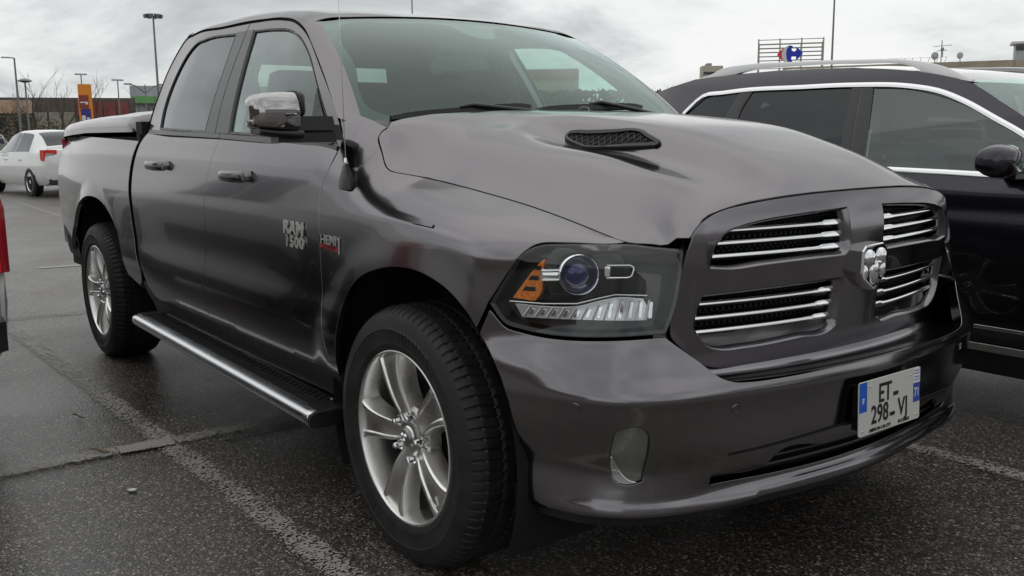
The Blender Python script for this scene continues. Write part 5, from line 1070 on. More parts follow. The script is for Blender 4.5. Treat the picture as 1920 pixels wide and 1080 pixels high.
# upper frame: everything between belt and roof edge, with window holes
up_out = [(-2.46, 1.13, 1), (-2.38, 1.28), (-1.95, 1.50), (-1.626, 1.575), (-1.45, 1.612), (-1.161, 1.626), (-.863, 1.632), (-.41, 1.620), (-.054, 1.583), (.10, 1.553), (.208, 1.522), (.40, 1.42), (.62, 1.29), (.80, 1.18), (.95, 1.095, 1), (.70, 1.104), (0, 1.128), (-1.14, 1.16), (-1.6, 1.176), (-2.2, 1.195)]
fgl = [(-.255, 1.512, 1), (-.225, 1.36), (-.190, 1.145, 1), (.108, 1.134), (.42, 1.122), (.72, 1.112, 1), (.60, 1.215), (.521, 1.270), (.413, 1.324), (.239, 1.410), (.092, 1.462), (-.058, 1.497)]
rgl = [(-.991, 1.520, 1), (-.7, 1.526), (-.381, 1.522, 1), (-.345, 1.33), (-.330, 1.152, 1), (-.80, 1.170), (-1.05, 1.185, 1), (-1.035, 1.33), (-1.024, 1.443)]
qgl = [(-1.299, 1.510), (-1.18, 1.518), (-1.078, 1.522, 1), (-1.125, 1.393), (-1.16, 1.24, 1), (-1.45, 1.30), (-1.50, 1.37), (-1.409, 1.425)]
spanel('window_frame', up_out, 'paint_black', holes=[fgl, rgl, qgl], h=.04, depth=.03)
for nm, ol, mm, ow in (('front', fgl, 'glass_suv', Dd), ('rear', rgl, 'glass_dark', Rd), ('quarter', qgl, 'glass_dark', None)):
    o = spanel('side_window', ol, mm, h=.06, gap=-.003, depth=.002, lift=-.006)
bl = spanel('pillar_trim', [(-.260, 1.516, 1), (-.196, 1.143, 1), (-.262, 1.143, 1), (-.322, 1.535, 1)], 'matte_pillar', h=.05, gap=.002, depth=.01, lift=.002); spanel('pillar_trim', [(-.330, 1.535, 1), (-.272, 1.143, 1), (-.328, 1.150, 1), (-.378, 1.524, 1)], 'matte_pillar', h=.05, gap=.002, depth=.01, lift=.002)
spanel('pillar_trim', [(-1.066, 1.524, 1), (-1.000, 1.522, 1), (-1.033, 1.44), (-1.05, 1.185, 1), (-1.155, 1.20, 1), (-1.118, 1.393)], 'matte_pillar', h=.05, gap=.002, depth=.01, lift=.002)
for s in (-1, 1):
    def rs_(P, r0, r1, nm, m='chrome', par=suv):
        mb = MB(); pr = []
        for i, (x, z) in enumerate(P):
            a = P[max(0, i - 1)]; c = P[min(len(P) - 1, i + 1)]; t = np.array([c[0] - a[0], c[1] - a[1]]); t /= np.linalg.norm(t); n = np.array([-t[1], t[0]]); n = n if n[1] > 0 or abs(n[1]) < .05 and n[0] < 0 else -n
            q0 = Sloc(x + n[0] * r0, z + n[1] * r0)[0]; q1 = Sloc(x + n[0] * r1, z + n[1] * r1)[0]; ml = (q0 + q1) / 2
            f = lambda q, d: (q[0], (q[1] - d) * (1 if s < 0 else -1), q[2]); pr.append([f(q0, 0), f(q0, .006), f(ml, .009), f(q1, .006), f(q1, 0)])
        mb.sweep(pr, closed=False); return mb.build(nm, m, par, fix=False, angle=60)
    tp = spline(S_top, .05, closed=False); rs_([tuple(p) for p in tp], -.021, 0.0, 'window_trim'); rs_([(x, 1.131 - (x) * .022 if x < .2 else 1.127 - (x - .2) * .028) for x in np.linspace(-1.5, .88, 30)], -.012, .010, 'belt_trim')
    # roof rail
    rt = np.array([(-1.46, 1.612), (-1.377, 1.632), (-1.302, 1.662), (-1.11, 1.679), (-.826, 1.675), (-.439, 1.662), (-.099, 1.636), (.072, 1.594), (.150, 1.560), (.215, 1.532)]); rbm = np.array([(-1.46, 1.602), (-1.377, 1.604), (-1.25, 1.612), (-1.118, 1.640), (-.826, 1.650), (-.424, 1.640), (-.120, 1.612), (-.02, 1.572), (.150, 1.538), (.215, 1.526)])
    A_ = spline([tuple(p) for p in rt], .04, closed=False); k = np.linspace(0, 1, 40); ii = np.linspace(0, len(A_) - 1, 40); At = np.stack([np.interp(ii, range(len(A_)), A_[:, j]) for j in (0, 1)], 1); B_ = spline([tuple(p) for p in rbm], .04, closed=False); ii = np.linspace(0, len(B_) - 1, 40); Bt = np.stack([np.interp(ii, range(len(B_)), B_[:, j]) for j in (0, 1)], 1)
    pr = []
    for a, b_ in zip(At, Bt):
        yb = Sloc(a[0], min(1.64, a[1]))[0][1] + .02 - .0; pr.append([(b_[0], yb - .012, b_[1]), (a[0], yb - .010, a[1] - .006), (a[0], yb + .0, a[1]), (a[0], yb + .022, a[1] - .003), (b_[0], yb + .022, b_[1])])
    mb = MB(); mb.sweep([[(p[0], p[1] * (1 if s < 0 else -1), p[2]) for p in r_] for r_ in pr]); mb.build('roof_rail', 'paint_silver', suv, angle=60)
# roof, windscreen, bonnet, tail as one lofted shell each
xs = np.array([-1.95, -1.626, -1.45, -1.161, -.863, -.41, -.054, .10, .215]); ze = np.array([1.50, 1.575, 1.612, 1.626, 1.632, 1.620, 1.583, 1.553, 1.520]); mb = MB(); pr = []
for x, z in zip(xs, ze):
    ye = Sloc(x, z)[0][1]; row = []
    for k in np.linspace(-1, 1, 17): row.append((x - (.10 * k * k if x > .05 else 0) + (.10 if x > .05 else 0) * 1.0 * (x > .2) + (.05 if .05 < x <= .2 else 0), -ye * k * -1 if False else k * abs(ye), z + .022 * (1 - abs(k) ** 2.6) - (.03 * (1 - abs(k) ** 2) if x > .2 else 0)))
    pr.append(row)
mb.sweep(pr, closed=False); rf_s = mb.build('roof', 'paint_black', suv, fix=False); pr_front = pr[-1]
mb = MB(); ws_rows = []
for w_ in np.linspace(0, 1, 8):
    x = .315 + (1.02 - .315) * w_; z = 1.545 + (1.075 - 1.545) * w_; ye = abs(Sloc(min(x, .95), max(1.1, z - .02))[0][1]) - .02; ws_rows.append([(x - .11 * k * k, k * ye, z + .02 * math.sin(PI * w_) - .02 * k * k) for k in np.linspace(-1, 1, 13)])
mb.sweep(ws_rows, closed=False); mb.build('windscreen', 'glass_windshield', suv, fix=False)
mb = MB(); pr = []
for x, z in ((.96, 1.075), (1.3, 1.065), (1.7, 1.01), (1.98, .92), (2.12, .80), (2.17, .62), (2.16, .45), (2.10, .30)):
    ye = abs(Sloc(x, min(z, 1.07))[0][1]) + .01; pr.append([(x - .16 * abs(k) ** 3 * (x > 1.5), k * ye, z + .06 * (1 - k * k) * (z > .9)) for k in np.linspace(-1, 1, 13)])
mb.sweep(pr, closed=False); mb.build('bonnet', 'paint_black', suv, fix=False)
mb = MB(); pr = []
for x, z in ((-1.90, 1.56), (-2.08, 1.54), (-2.20, 1.40), (-2.38, 1.15), (-2.48, .95), (-2.52, .60), (-2.48, .32)):
    ye = abs(Sloc(x if x > -2.4 else -2.4, min(z, 1.5))[0][1]) + .01; pr.append([(x + .10 * abs(k) ** 3, k * ye, z) for k in np.linspace(-1, 1, 11)])
mb.sweep(pr, closed=False); mb.build('tailgate', 'paint_black', suv, fix=False)
spanel('sill', [(-1.95, .40, 1), (2.0, .40, 1), (2.0, .24, 1), (-1.95, .24, 1)], 'plastic_black', h=.1)
spanel('sill_trim', [(-1.15, .475, 1), (1.0, .470, 1), (1.0, .452, 1), (-1.15, .455, 1)], 'chrome_dirty', h=.1, lift=.006, depth=.004)
spanel('sill_edge', [(-1.1, .392, 1), (1.0, .386, 1), (1.0, .350, 1), (-1.1, .352, 1)], 'brushed_steel', h=.1, lift=.01, depth=.006)
for s in (-1, 1):
    mb = MB(); f = lambda y, hx, z0, z1, dx=0: [(.52 + dx + hx * math.cos(a) * (1 if math.cos(a) > 0 else .5), s * (y), (z0 + z1) / 2 + (z1 - z0) / 2 * math.copysign(abs(math.sin(a)) ** .7, math.sin(a))) for a in np.linspace(0, 2 * PI, 17)[:-1]]
    mb.sweep([f(1.155, .01, 1.165, 1.205, -.03), f(1.145, .05, 1.145, 1.225, -.02), f(1.12, .075, 1.125, 1.243), f(1.06, .085, 1.113, 1.252), f(.99, .08, 1.112, 1.250), f(.955, .05, 1.118, 1.235)]); mi_ = mb.build('side_mirror', 'paint_black', suv, angle=60)
    mb = MB(); mb.box((.52, s * .925, 1.125), (.09, .10, .035)); mb.build('mirror_arm', 'plastic_black', mi_)
def simple_wheel(parent, loc, R_=.34, w_=.21, rz=0, mrim='alloy', spokes=5):
    wh = bpy.data.objects.new('wheel', None); link(wh, parent); wh.location = loc; wh.rotation_euler = (0, 0, rz)
    mb = MB(); mb.lathe([(R_ * .66, .02), (R_ * .68, -.004), (R_ * .82, -.012), (R_ * .95, -.004), (R_, .02), (R_, w_ - .02), (R_ * .94, w_), (R_ * .66, w_)], 40); mb.build('tyre', 'rubber', wh, angle=40)
    mb = MB(); mb.lathe([(R_ * .68, .0), (R_ * .66, -.004), (R_ * .63, .01), (R_ * .60, .10), (R_ * .60, w_ - .02), (0, w_ - .02)], 40); rm = mb.build('rim', mrim, wh, angle=40)
    mb = MB()
    for k in range(spokes):
        a = k * 2 * PI / spokes + .3; pr = []
        for r, hw in ((.02, .05), (R_ * .3, .035), (R_ * .62, .045)): pr.append([(r * math.cos(a) - u * hw * math.sin(a), d, r * math.sin(a) + u * hw * math.cos(a)) for u, d in ((-1, .05), (-.8, .012), (.8, .012), (1, .05))])
        mb.sweep(pr, closed=False)
    mb.lathe([(0, .005), (.04, .008), (.055, .03)], 20); mb.build('spoke', mrim, wh, angle=30, fix=False); return wh
for x in (1.45, -1.56):
    simple_wheel(suv, (x, -.90, .345), .345, .22, 0); simple_wheel(suv, (x, .90, .345), .345, .22, PI)
mb = MB(); mb.box((0, 0, .42), (4.0, 1.5, .25)); 
for s in (-1, 1): mb.box((-.2, s * .80, .70), (1.9, .04, .60))
mb.build('underbody', 'liner', suv, smooth=False, angle=None)
mb = MB(); mb.box((.70, 0, .98), (.5, 1.5, .18)); mb.build('dashboard', 'dash', suv)
def seat2(par, x, y, light=False, w_=.24):
    mb = MB(); f = lambda z, xx, hw, hd: [(xx + hd * ca, y + hw * sa, z) for ca, sa in ((-1, -.85), (-.8, -1), (.6, -1), (1, -.7), (1, .7), (.6, 1), (-.8, 1), (-1, .85))]
    mb.sweep([f(.60, x, w_, .24), f(.74, x, w_, .25), f(.78, x, w_ * .9, .22)]); mb.sweep([f(.74, x - .20, w_, .07), f(1.0, x - .27, w_, .07), f(1.20, x - .34, w_ * .85, .05), f(1.24, x - .35, w_ * .6, .03)]); mb.sweep([f(1.25, x - .36, .10, .03), f(1.28, x - .36, .12, .045), f(1.38, x - .38, .125, .045), f(1.41, x - .385, .09, .025)]); return mb.build('seat', 'seat_fabric', par, angle=60)
seat2(suv, .12, -.38); seat2(suv, .22, .38)
mb = MB(); mb.box((-.85, 0, .72), (.5, 1.3, .28)); mb.box((-1.10, 0, .92), (.14, 1.3, .42)); mb.build('rear_bench', 'seat_fabric', suv, angle=30)
# ======================= white pickup in the next bay (only its tail corner in view) =======================
def car_shell(parent, st, m, glass_m='glass_car', name='body'):
    """st: rows (x, z_bottom, z_belt, z_top, half_width, half_width_top); greenhouse where z_top > z_belt + .2"""
    X = np.array([r[0] for r in st]); T = np.array([r[1:] for r in st]); xs = np.unique(np.concatenate([X, np.linspace(X[0], X[-1], 36)]))
    R_ = pchip(X, T, xs); rows = []
    for x, (zb, zl, zt, w_, wt) in zip(xs, R_):
        q = [(w_ * .92, zb), (w_ * .985, zb + .10), (w_, zb + .25), (w_, (zb + zl) / 2 + .05), (w_ * .985, zl - .10), (w_ * .95, zl), (wt + (w_ * .95 - wt) * .35, zl + (zt - zl) * .62), (wt, zt - .04), (wt * .86, zt - .008), (wt * .5, zt + .012), (0, zt + .02)]
        rows.append([(x, y, z) for y, z in q] + [(x, -y, z) for y, z in q[:-1][::-1]])
    mb = MB(); mb.sweep(rows, closed=True, cap=True); return mb.build(name, m, parent, angle=40, fix=True), xs, R_
def side_glass(parent, xs, R_, x0, x1, m='glass_dark', top=.90, bot=.06, skew0=0, skew1=0, nm='window'):
    for s in (-1, 1):
        rows = []
        for k in np.linspace(0, 1, 8):
            row = []
            for f in (bot, .35, .62, top):
                x = x0 + (x1 - x0) * k + skew0 * f * (1 - k) + skew1 * f * k; zb, zl, zt, w_, wt = [np.interp(x, xs, R_[:, j]) for j in range(5)]
                y0, y1, y2 = w_ * .95, wt + (w_ * .95 - wt) * .35, wt; y = np.interp(f, [0, .62, .95], [y0, y1, y2]); z = zl + (zt - zl) * f; row.append((x, s * (y + .006), z))
            rows.append(row)
        mb = MB(); mb.sweep(rows, closed=False); mb.build(nm, m, parent, fix=False)
def end_glass(parent, xs, R_, x0, x1, m='glass_dark', k_=.88, nm='rear_window', off=.008):
    rows = []
    for x in np.linspace(x0, x1, 6):
        zb, zl, zt, w_, wt = [np.interp(x, xs, R_[:, j]) for j in range(5)]; rows.append([(x, u * wt * k_, zt + .02 - .03 * abs(u) ** 2.5 + off) for u in np.linspace(-1, 1, 9)])
    mb = MB(); mb.sweep(rows, closed=False); mb.build(nm, m, parent, fix=False)
def arches(parent, xw, w_, R_, zc):
    for x in xw:
        for s in (-1, 1):
            mb = MB(); mb.lathe([(0, -.002), (R_ + .055, -.002)], 32, 'y', (x, s * (w_ + .004), zc)); mb.build('wheel_arch', 'liner', parent, fix=False)
            simple_wheel(parent, (x, s * (w_ + .012), zc), R_, .2, 0 if s < 0 else PI)
wp_ = thing('pickup_truck', 'white pickup cut off by the left edge, showing only red tail lamp and bumper corner', 'pickup truck', (-1.20, -2.735, 0), PI)
# local x forward (world -x); tail at local x = 0
o, xs_, Rr = car_shell(wp_, [(0.02, .58, 1.05, 1.10, .905, .86), (.06, .50, 1.08, 1.13, .915, .87), (1.0, .45, 1.08, 1.14, .925, .88), (1.72, .42, 1.08, 1.14, .925, .88), (1.74, .40, 1.10, 1.60, .925, .70), (1.95, .38, 1.10, 1.74, .925, .66), (2.9, .38, 1.09, 1.76, .925, .66), (3.35, .38, 1.08, 1.68, .925, .64), (3.95, .40, 1.06, 1.12, .925, .76), (4.9, .42, .98, 1.02, .91, .72), (5.25, .45, .80, .86, .85, .70), (5.32, .5, .7, .74, .78, .6)], 'paint_white')
side_glass(wp_, xs_, Rr, 1.80, 2.45, 'glass_dark', skew0=.12); side_glass(wp_, xs_, Rr, 2.52, 3.60, 'glass_dark', skew1=-.35); arches(wp_, (1.12, 4.35), .925, .37, .38)
for s in (-1, 1):
    prof = [(.0, .0), (-.045, .02), (-.052, .09), (-.048, .20), (-.02, .30), (.10, .335), (.22, .31), (.26, .15), (.20, .0)]
    def lampz(z0, z1, m, nm, g=.0, par=wp_):
        mb = MB(); pr = []
        for z in np.linspace(z0, z1, 7):
            rr0 = .014 * smooth01(1.10, 1.185, z) * 3 + g; pr.append([(x + .03, s * (.928 - y), z) for x, y in [(.20, -.004 + rr0), (.05, -.006 + rr0), (-.03 + rr0, .006 + rr0), (-.045 + rr0, .03 + rr0), (-.045 + rr0, .17 - rr0), (-.03, .20), (.10, .20)]])
        mb.sweep(pr); return mb.build(nm, m, par, angle=50)
    tl = lampz(.86, 1.185, 'red_lens', 'tail_light'); 
    for z0, z1, mm in ((1.035, 1.078, 'clear_plastic'), (.915, 1.02, 'clear_plastic'), (.862, .905, 'red_bright')):
        mb = MB(); mb.sweep([[(-.0185, s * y, z) for y in (.893, .77, .76)] + [(.01, s * .76, z), (.01, s * .893, z)] for z in (z0, (z0 + z1) / 2, z1)]); mb.build('lamp_segment', mm, tl, angle=40)
mb = MB(); mb.sweep([[(-.10 + .05 * abs(y / .9) ** 6, y, z) for z in (.70, .79)] + [(.05, y, .80), (.05, y, .69)] for y in np.linspace(-.875, .875, 20)]); mb.build('rear_bumper', 'chrome_dirty', wp_, angle=50)
mb = MB(); mb.sweep([[(-.13 + .07 * abs(y / .9) ** 6, y, z) for z in (.60, .66, .70)] + [(.1, y, .72), (.1, y, .56)] for y in np.linspace(-.885, .885, 20)]); mb.build('bumper_step', 'plastic_black', wp_, angle=50)
mb = MB(); mb.box((2.6, 0, .45), (4.6, 1.5, .22)); mb.build('underbody', 'liner', wp_)
for s in (-1, 1): mb = MB(); mb.box((2.72, s * .915, .46), (2.2, .06, .20)); mb.build('added_dark_sill', 'plastic_black', wp_)  # unseen dark slabs, added to darken the low reflection in the grey doors
# ======================= generic parked cars =======================
HATCH = [(-1.98, .42, .80, .86, .76, .55), (-1.93, .32, .92, 1.05, .84, .62), (-1.86, .28, .96, 1.30, .87, .60), (-1.62, .25, .97, 1.44, .88, .60), (-.9, .22, .96, 1.50, .89, .61), (.1, .22, .94, 1.49, .89, .61), (.55, .22, .92, 1.36, .89, .60), (1.10, .24, .90, .98, .88, .70), (1.75, .30, .74, .80, .84, .66), (1.98, .36, .62, .66, .76, .6), (2.03, .42, .55, .58, .66, .5)]
SEDAN = [(-2.27, .42, .85, .93, .78, .60), (-2.22, .32, .94, 1.03, .86, .68), (-2.02, .27, .97, 1.055, .88, .69), (-1.74, .25, .97, 1.09, .885, .66), (-1.18, .22, .965, 1.36, .89, .60), (-.80, .22, .96, 1.435, .89, .59), (-.1, .22, .95, 1.46, .89, .60), (.42, .22, .93, 1.38, .89, .60), (1.12, .24, .91, .99, .88, .70), (1.90, .28, .76, .82, .84, .68), (2.22, .34, .62, .66, .77, .6), (2.29, .42, .55, .58, .68, .5)]
def parked(label, st, m, loc, deg, group=None, dirty=False):
    c = thing('parked_car', label, 'car', (loc[0], loc[1], 0), math.radians(deg), group); b, xs, R_ = car_shell(c, st, m)
    x0 = st[0][0]
    sed = st is SEDAN
    if sed: side_glass(c, xs, R_, -1.22, -.30, 'glass_dark', skew0=.28); side_glass(c, xs, R_, -.24, .95, 'glass_dark', skew1=-.52); end_glass(c, xs, R_, -1.66, -1.02, k_=.90)
    else: side_glass(c, xs, R_, -1.55, -.72, 'glass_dark', skew0=.10); side_glass(c, xs, R_, -.64, .92, 'glass_dark', skew1=-.45); end_glass(c, xs, R_, -1.915, -1.72, k_=.88)
    end_glass(c, xs, R_, .48, 1.02, k_=.92, nm='windscreen')
    arches(c, (-1.28, 1.32), .885, .315, .315)
    for s in (-1, 1):
        mb = MB(); f = lambda a: [(x0 + .02 + a[0], s * a[1], a[2])]; z0 = .80 if sed else .78
        mb.sweep([[(x0 + d, s * y, z) for d, y in ((.20, .895), (.06, .86), (.015, .70), (.02, .60), (.12, .60))] for z in (z0, z0 + .04, z0 + .20, z0 + .23)]); tl = mb.build('tail_light', 'red_bright', c, angle=50)
        mb = MB(); mb.sweep([[(x0 + d - .004, s * y, z) for d, y in ((.09, .87), (.035, .80), (.010, .66), (.05, .66))] for z in (z0 + .08, z0 + .16)]); mb.build('lamp_segment', 'clear_plastic', tl, angle=50)
        mb = MB(); mb.box((1.0 if not sed else .95, s * .97, 1.0), (.12, .17, .12), top=.8); mb.build('side_mirror', m, c, angle=30)
    for x in (-.70, .28): 
        for s in (-1, 1): mb = MB(); mb.box((x, s * .895, .80), (.16, .02, .025)); mb.build('door_handle', m, c)
    mb = MB(); mb.box((x0 + .03, 0, .80 if sed else .62), (.03, .52, .115)); mb.build('number_plate', 'plate_white', c)
    mb = MB(); mb.sweep([[(x0 + .02, y, z) for z in (.27, .40)] + [(x0 + .3, y, .42), (x0 + .3, y, .25)] for y in np.linspace(-.80, .80, 9)]); mb.build('bumper_lower', 'plastic_black', c)
    return c
hd = math.radians(-172.5)
cx_ = -21.05 - (math.cos(hd) * -1.28 - math.sin(hd) * .90); cy_ = 1.88 - (math.sin(hd) * -1.28 + math.cos(hd) * .90)
parked('white saloon seen from behind at the left, red tail lamp beside the pickup bed', SEDAN, 'paint_white', (cx_, cy_), -172.5)
parked('dull grey-brown car half hidden behind the white saloon on the far left', HATCH, 'paint_dull', (-32.5, 1.9), 200)
parked('white hatchback seen through the front window of the black SUV', HATCH, 'paint_white', (-8.0, 15.6), 140)
# cars across the aisles, mostly seen as reflections and specks
for lb, st, mm, loc, dg in (('silver hatchback parked across the aisle ahead of the pickup, outside the view', HATCH, 'paint_silver', (9.5, 1.2), 180), ('white saloon parked across the aisle ahead of the pickup, outside the view', SEDAN, 'paint_white', (9.6, 4.2), 180), ('black hatchback parked across the aisle to the right, outside the view', HATCH, 'paint_black', (9.5, 7.1), 180),
    ('white hatchback parked far left beyond the white pickup, outside the view', HATCH, 'paint_white', (-11.5, -5.0), 150), ('silver saloon parked far left beyond the white pickup, outside the view', SEDAN, 'paint_silver', (-16.5, -7.5), 95), ('dull brown hatchback parked far left, outside the view', HATCH, 'paint_dull', (-8.5, -9.0), 100),
    ('white car roof just showing above the pickup bed cover, below the green-topped store', HATCH, 'paint_white', (-44.0, 13.2), 20), ('silver car roof just showing above the pickup bed cover, beside the orange totem', SEDAN, 'paint_silver', (-46.0, 11.0), 200)):
    parked(lb, st, mm, loc, dg)
# ======================= far buildings, lamps, signs =======================
noise_var(mat('render_beige', (.42, .36, .27), .85), 1.5, .15); noise_var(mat('render_peach', (.55, .36, .24), .85), 1.5, .12); noise_var(mat('metal_brown', (.13, .105, .085), .6), 2, .2)
noise_var(mat('panel_concrete', (.30, .28, .23), .85), 3, .25); noise_var(mat('metal_red', (.24, .055, .045), .6), 2, .2); noise_var(mat('cladding_grey', (.42, .44, .46), .6), 1, .1); mat('green_band', (.16, .42, .13), .6)
noise_var(mat('stone_grey', (.38, .36, .33), .8), 2, .15); mat('window_dark', (.03, .035, .04), .15); mat('orange', (.85, .28, .02), .4); mat('maroon', (.28, .05, .03), .5); mat('navy', (.035, .03, .22), .4); mat('logo_blue', (.01, .035, .50), .4); mat('logo_red', (.75, .04, .05), .4)
mat('pole_grey', (.22, .23, .23), .5, .6); mat('galvanised', (.42, .40, .36), .5, .5); noise_var(mat('bark', (.085, .070, .055), .9), 8, .3); noise_var(mat('leaf_dark', (.035, .048, .022), .8), 3, .4); mat('cream', (.52, .48, .38), .8); mat('lamp_glass', (.7, .7, .68), .3)
def seg_wall(parent, nm, a, b, z0, z1, th, m):
    """upright slab from a to b (plan points)"""
    a = Vector(a); b = Vector(b); d = (b - a); ln = d.length; mb = MB(); mb.box(((a.x + b.x) / 2, (a.y + b.y) / 2, (z0 + z1) / 2), (ln, th, z1 - z0), rz=math.atan2(d.y, d.x)); return mb.build(nm, m, parent, smooth=False, angle=None)
# brown fenced depot, far left
A, B = Vector((-86.6, 12.6)), Vector((-84.3, 22.3)); A0 = Vector((-87.6, 8.2))
dep_ = thing('depot_wall', 'long brown clad depot wall with pale concrete panels, behind the orange totem', 'building', (0, 0, 0))
seg_wall(dep_, 'cladding', A0, B, 3.4, 4.55, .3, 'metal_brown'); seg_wall(dep_, 'base', A0, B, 0, 3.4, .25, 'metal_brown')
for k in range(13):
    p = A0.lerp(B, (k + .06) / 13.5) + Vector((.2, 0)); q = A0.lerp(B, (k + .92) / 13.5) + Vector((.2, 0))
    if k < 9: seg_wall(dep_, 'panel', p, q, .3, 3.35, .12, 'panel_concrete')
    else: seg_wall(dep_, 'panel', p, q, 2.9, 4.2, .12, 'metal_red')
for k in range(40):
    p = A0.lerp(B, (k + .5) / 40) + Vector((.18, 0)); mb = MB(); mb.box((p.x, p.y, 3.98), (.06, .05, 1.1)); mb.build('cladding_rib', 'metal_brown', dep_, smooth=False, angle=None)
ps = thing('shop_building', 'low peach-fronted building with dark openings at the far left edge', 'building', (0, 0, 0))
seg_wall(ps, 'wall', (-80.5, 4.0), (-80.0, 13.2), 0, 3.1, .5, 'panel_concrete'); seg_wall(ps, 'fascia', (-80.2, 4.0), (-79.7, 13.2), 3.1, 4.0, .7, 'render_peach'); seg_wall(ps, 'roof', (-80.8, 4.0), (-80.3, 13.2), 4.0, 4.1, 1.2, 'stone_grey')
for k in range(5):
    y = 4.6 + k * 1.8; seg_wall(ps, 'opening', (-79.72 - .05, y), (-79.68 - .05, y + 1.3), .3, 2.8, .1, 'window_dark')
for k in range(9): mb = MB(); mb.tube([(-80.1, 4.3 + k * 1.1, 4.1), (-80.1, 4.3 + k * 1.1, 4.6)], .03, 5); mb.build('roof_railing', 'pole_grey', ps)
gb = thing('store_building', 'grey store with a bright green roof band, behind the pickup bed', 'building', (0, 0, 0))
seg_wall(gb, 'wall', (-93.8, 24.6), (-86, 50), 0, 4.3, 6, 'cladding_grey'); seg_wall(gb, 'green_band', (-93.2, 24.5), (-85.4, 50), 4.3, 4.95, 6.2, 'green_band'); seg_wall(gb, 'parapet', (-93.3, 24.5), (-85.5, 50), 4.95, 5.9, 6.2, 'cladding_grey')
# apartment tower
tw = thing('apartment_tower', 'distant cream apartment block rising above the SUV roof rail', 'building', (-162, 186, 0), math.radians(138))
mb = MB(); mb.box((0, 0, 8.6), (5.2, 5.2, 17.2)); mb.build('wall', 'cream', tw, smooth=False, angle=None)
for k in range(7):
    for j in range(4): mb = MB(); mb.box((-1.9 + j * 1.27, 2.62, 4.6 + k * 1.8), (.62, .06, .8)); mb.build('window', 'window_dark', tw, smooth=False, angle=None); 
    mb = MB(); mb.box((-2.62, 0, 4.6 + k * 1.8), (.06, 4.4, .7)); mb.build('window', 'window_dark', tw, smooth=False, angle=None)
for j in range(6): mb = MB(); mb.box((-2.2 + j * .9, .8, 17.5), (.4, 1.2, .7)); mb.build('chimney', 'stone_grey', tw, smooth=False, angle=None)
# shopping centre on the right
ml = thing('shopping_centre', 'long low beige shopping centre behind the black SUV', 'building', (0, 0, 0))
P0, P1 = Vector((-60, 42)), Vector((2, 77)); P0 = Vector((-40, 53.8)); P1 = Vector((4, 79))
seg_wall(ml, 'wall', P0, P1, 0, 4.6, 1.0, 'cladding_grey'); seg_wall(ml, 'parapet', P0, P1, 4.6, 5.55, 1.3, 'render_beige')
for k in range(16): p = P0.lerp(P1, (k + .5) / 16); mb = MB(); mb.box((p.x + .34, p.y - .6, 5.07), (.06, .06, .95)); mb.build('parapet_joint', 'stone_grey', ml, smooth=False, angle=None)
pr_ = thing('roof_plant_room', 'white flat-topped plant room on the shopping centre roof, at the top right edge', 'building', (-26.9, 61.9, 5.5), math.radians(29))
mb = MB(); mb.box((.2, 0, .55), (2.6, 1.6, 1.0)); mb.build('wall', 'cladding_grey', pr_, smooth=False, angle=None); mb = MB(); mb.box((.1, -.1, 1.12), (2.9, 1.9, .14)); mb.build('roof', 'white_print', pr_, smooth=False, angle=None); mb = MB(); mb.box((-.2, -.82, .80), (1.7, .06, .28)); mb.build('louvre', 'window_dark', pr_, smooth=False, angle=None); mb = MB(); mb.box((1.35, -.3, .7), (.8, 1.4, .9)); mb.build('side_box', 'metal_brown', pr_, smooth=False, angle=None)
for i, (x, y, z, r) in enumerate(((-31.9, 59.0, 6.05, .26), (-31.45, 59.1, 6.45, .13), (-30.5, 59.6, 6.0, .22))):
    ds = thing('satellite_dish', ('larger grey satellite dish at the left foot of the aerial mast', 'small satellite dish fixed to the aerial mast above the larger ones', 'grey satellite dish standing alone right of the aerial mast')[i], 'satellite dish', (x, y, z))
    mb = MB(); c_ = [(r * math.sin(a), -.12 * r * math.cos(a) * 2) for a in np.linspace(0, PI / 2, 6)]; mb.lathe([(q[0], q[1]) for q in c_], 18, 'y'); mb.build('dish', 'cladding_grey', ds, fix=False); mb = MB(); mb.tube([(0, .05, -.5), (0, .02, 0)], .03, 6); mb.tube([(0, 0, -r), (0, -.25, 0)], .012, 5); mb.build('arm', 'pole_grey', ds)
am = thing('aerial_mast', 'thin rooftop aerial mast with yagi antennas above the shopping centre', 'antenna', (-31.4, 58.9, 5.5)); mb = MB(); mb.tube([(0, 0, 0), (0, 0, 1.5)], .03, 6); mb.build('pole', 'pole_grey', am)
for z, ln, a in ((1.15, 1.1, .55), (.85, .6, .7)):
    mb = MB(); d = Vector((math.cos(a), math.sin(a), .05)); mb.tube([tuple(-d * ln * .45 + Vector((0, 0, z))), tuple(d * ln * .55 + Vector((0, 0, z)))], .015, 5)
    for k in np.linspace(-.4, .5, 8): p = d * ln * k + Vector((0, 0, z)); mb.tube([tuple(p + Vector((0, 0, -.06))), tuple(p + Vector((0, 0, .06)))], .008, 4)
    mb.build('yagi', 'pole_grey', am)
rl = thing('roof_railing', 'leaning wire railing along the shopping centre roof edge, left of the dishes', 'railing', (0, 0, 0)); 
for k in range(8): p = Vector((-34.3, 57.2)).lerp(Vector((-31.2, 59.0)), k / 7); mb = MB(); mb.tube([(p.x, p.y, 5.55), (p.x + .10, p.y + .05, 5.95)], .015, 5); mb.build('post', 'pole_grey', rl)
mb = MB(); mb.tube([(-34.2, 57.25, 5.93), (-31.1, 59.05, 5.93)], .008, 4); mb.build('wire', 'pole_grey', rl)
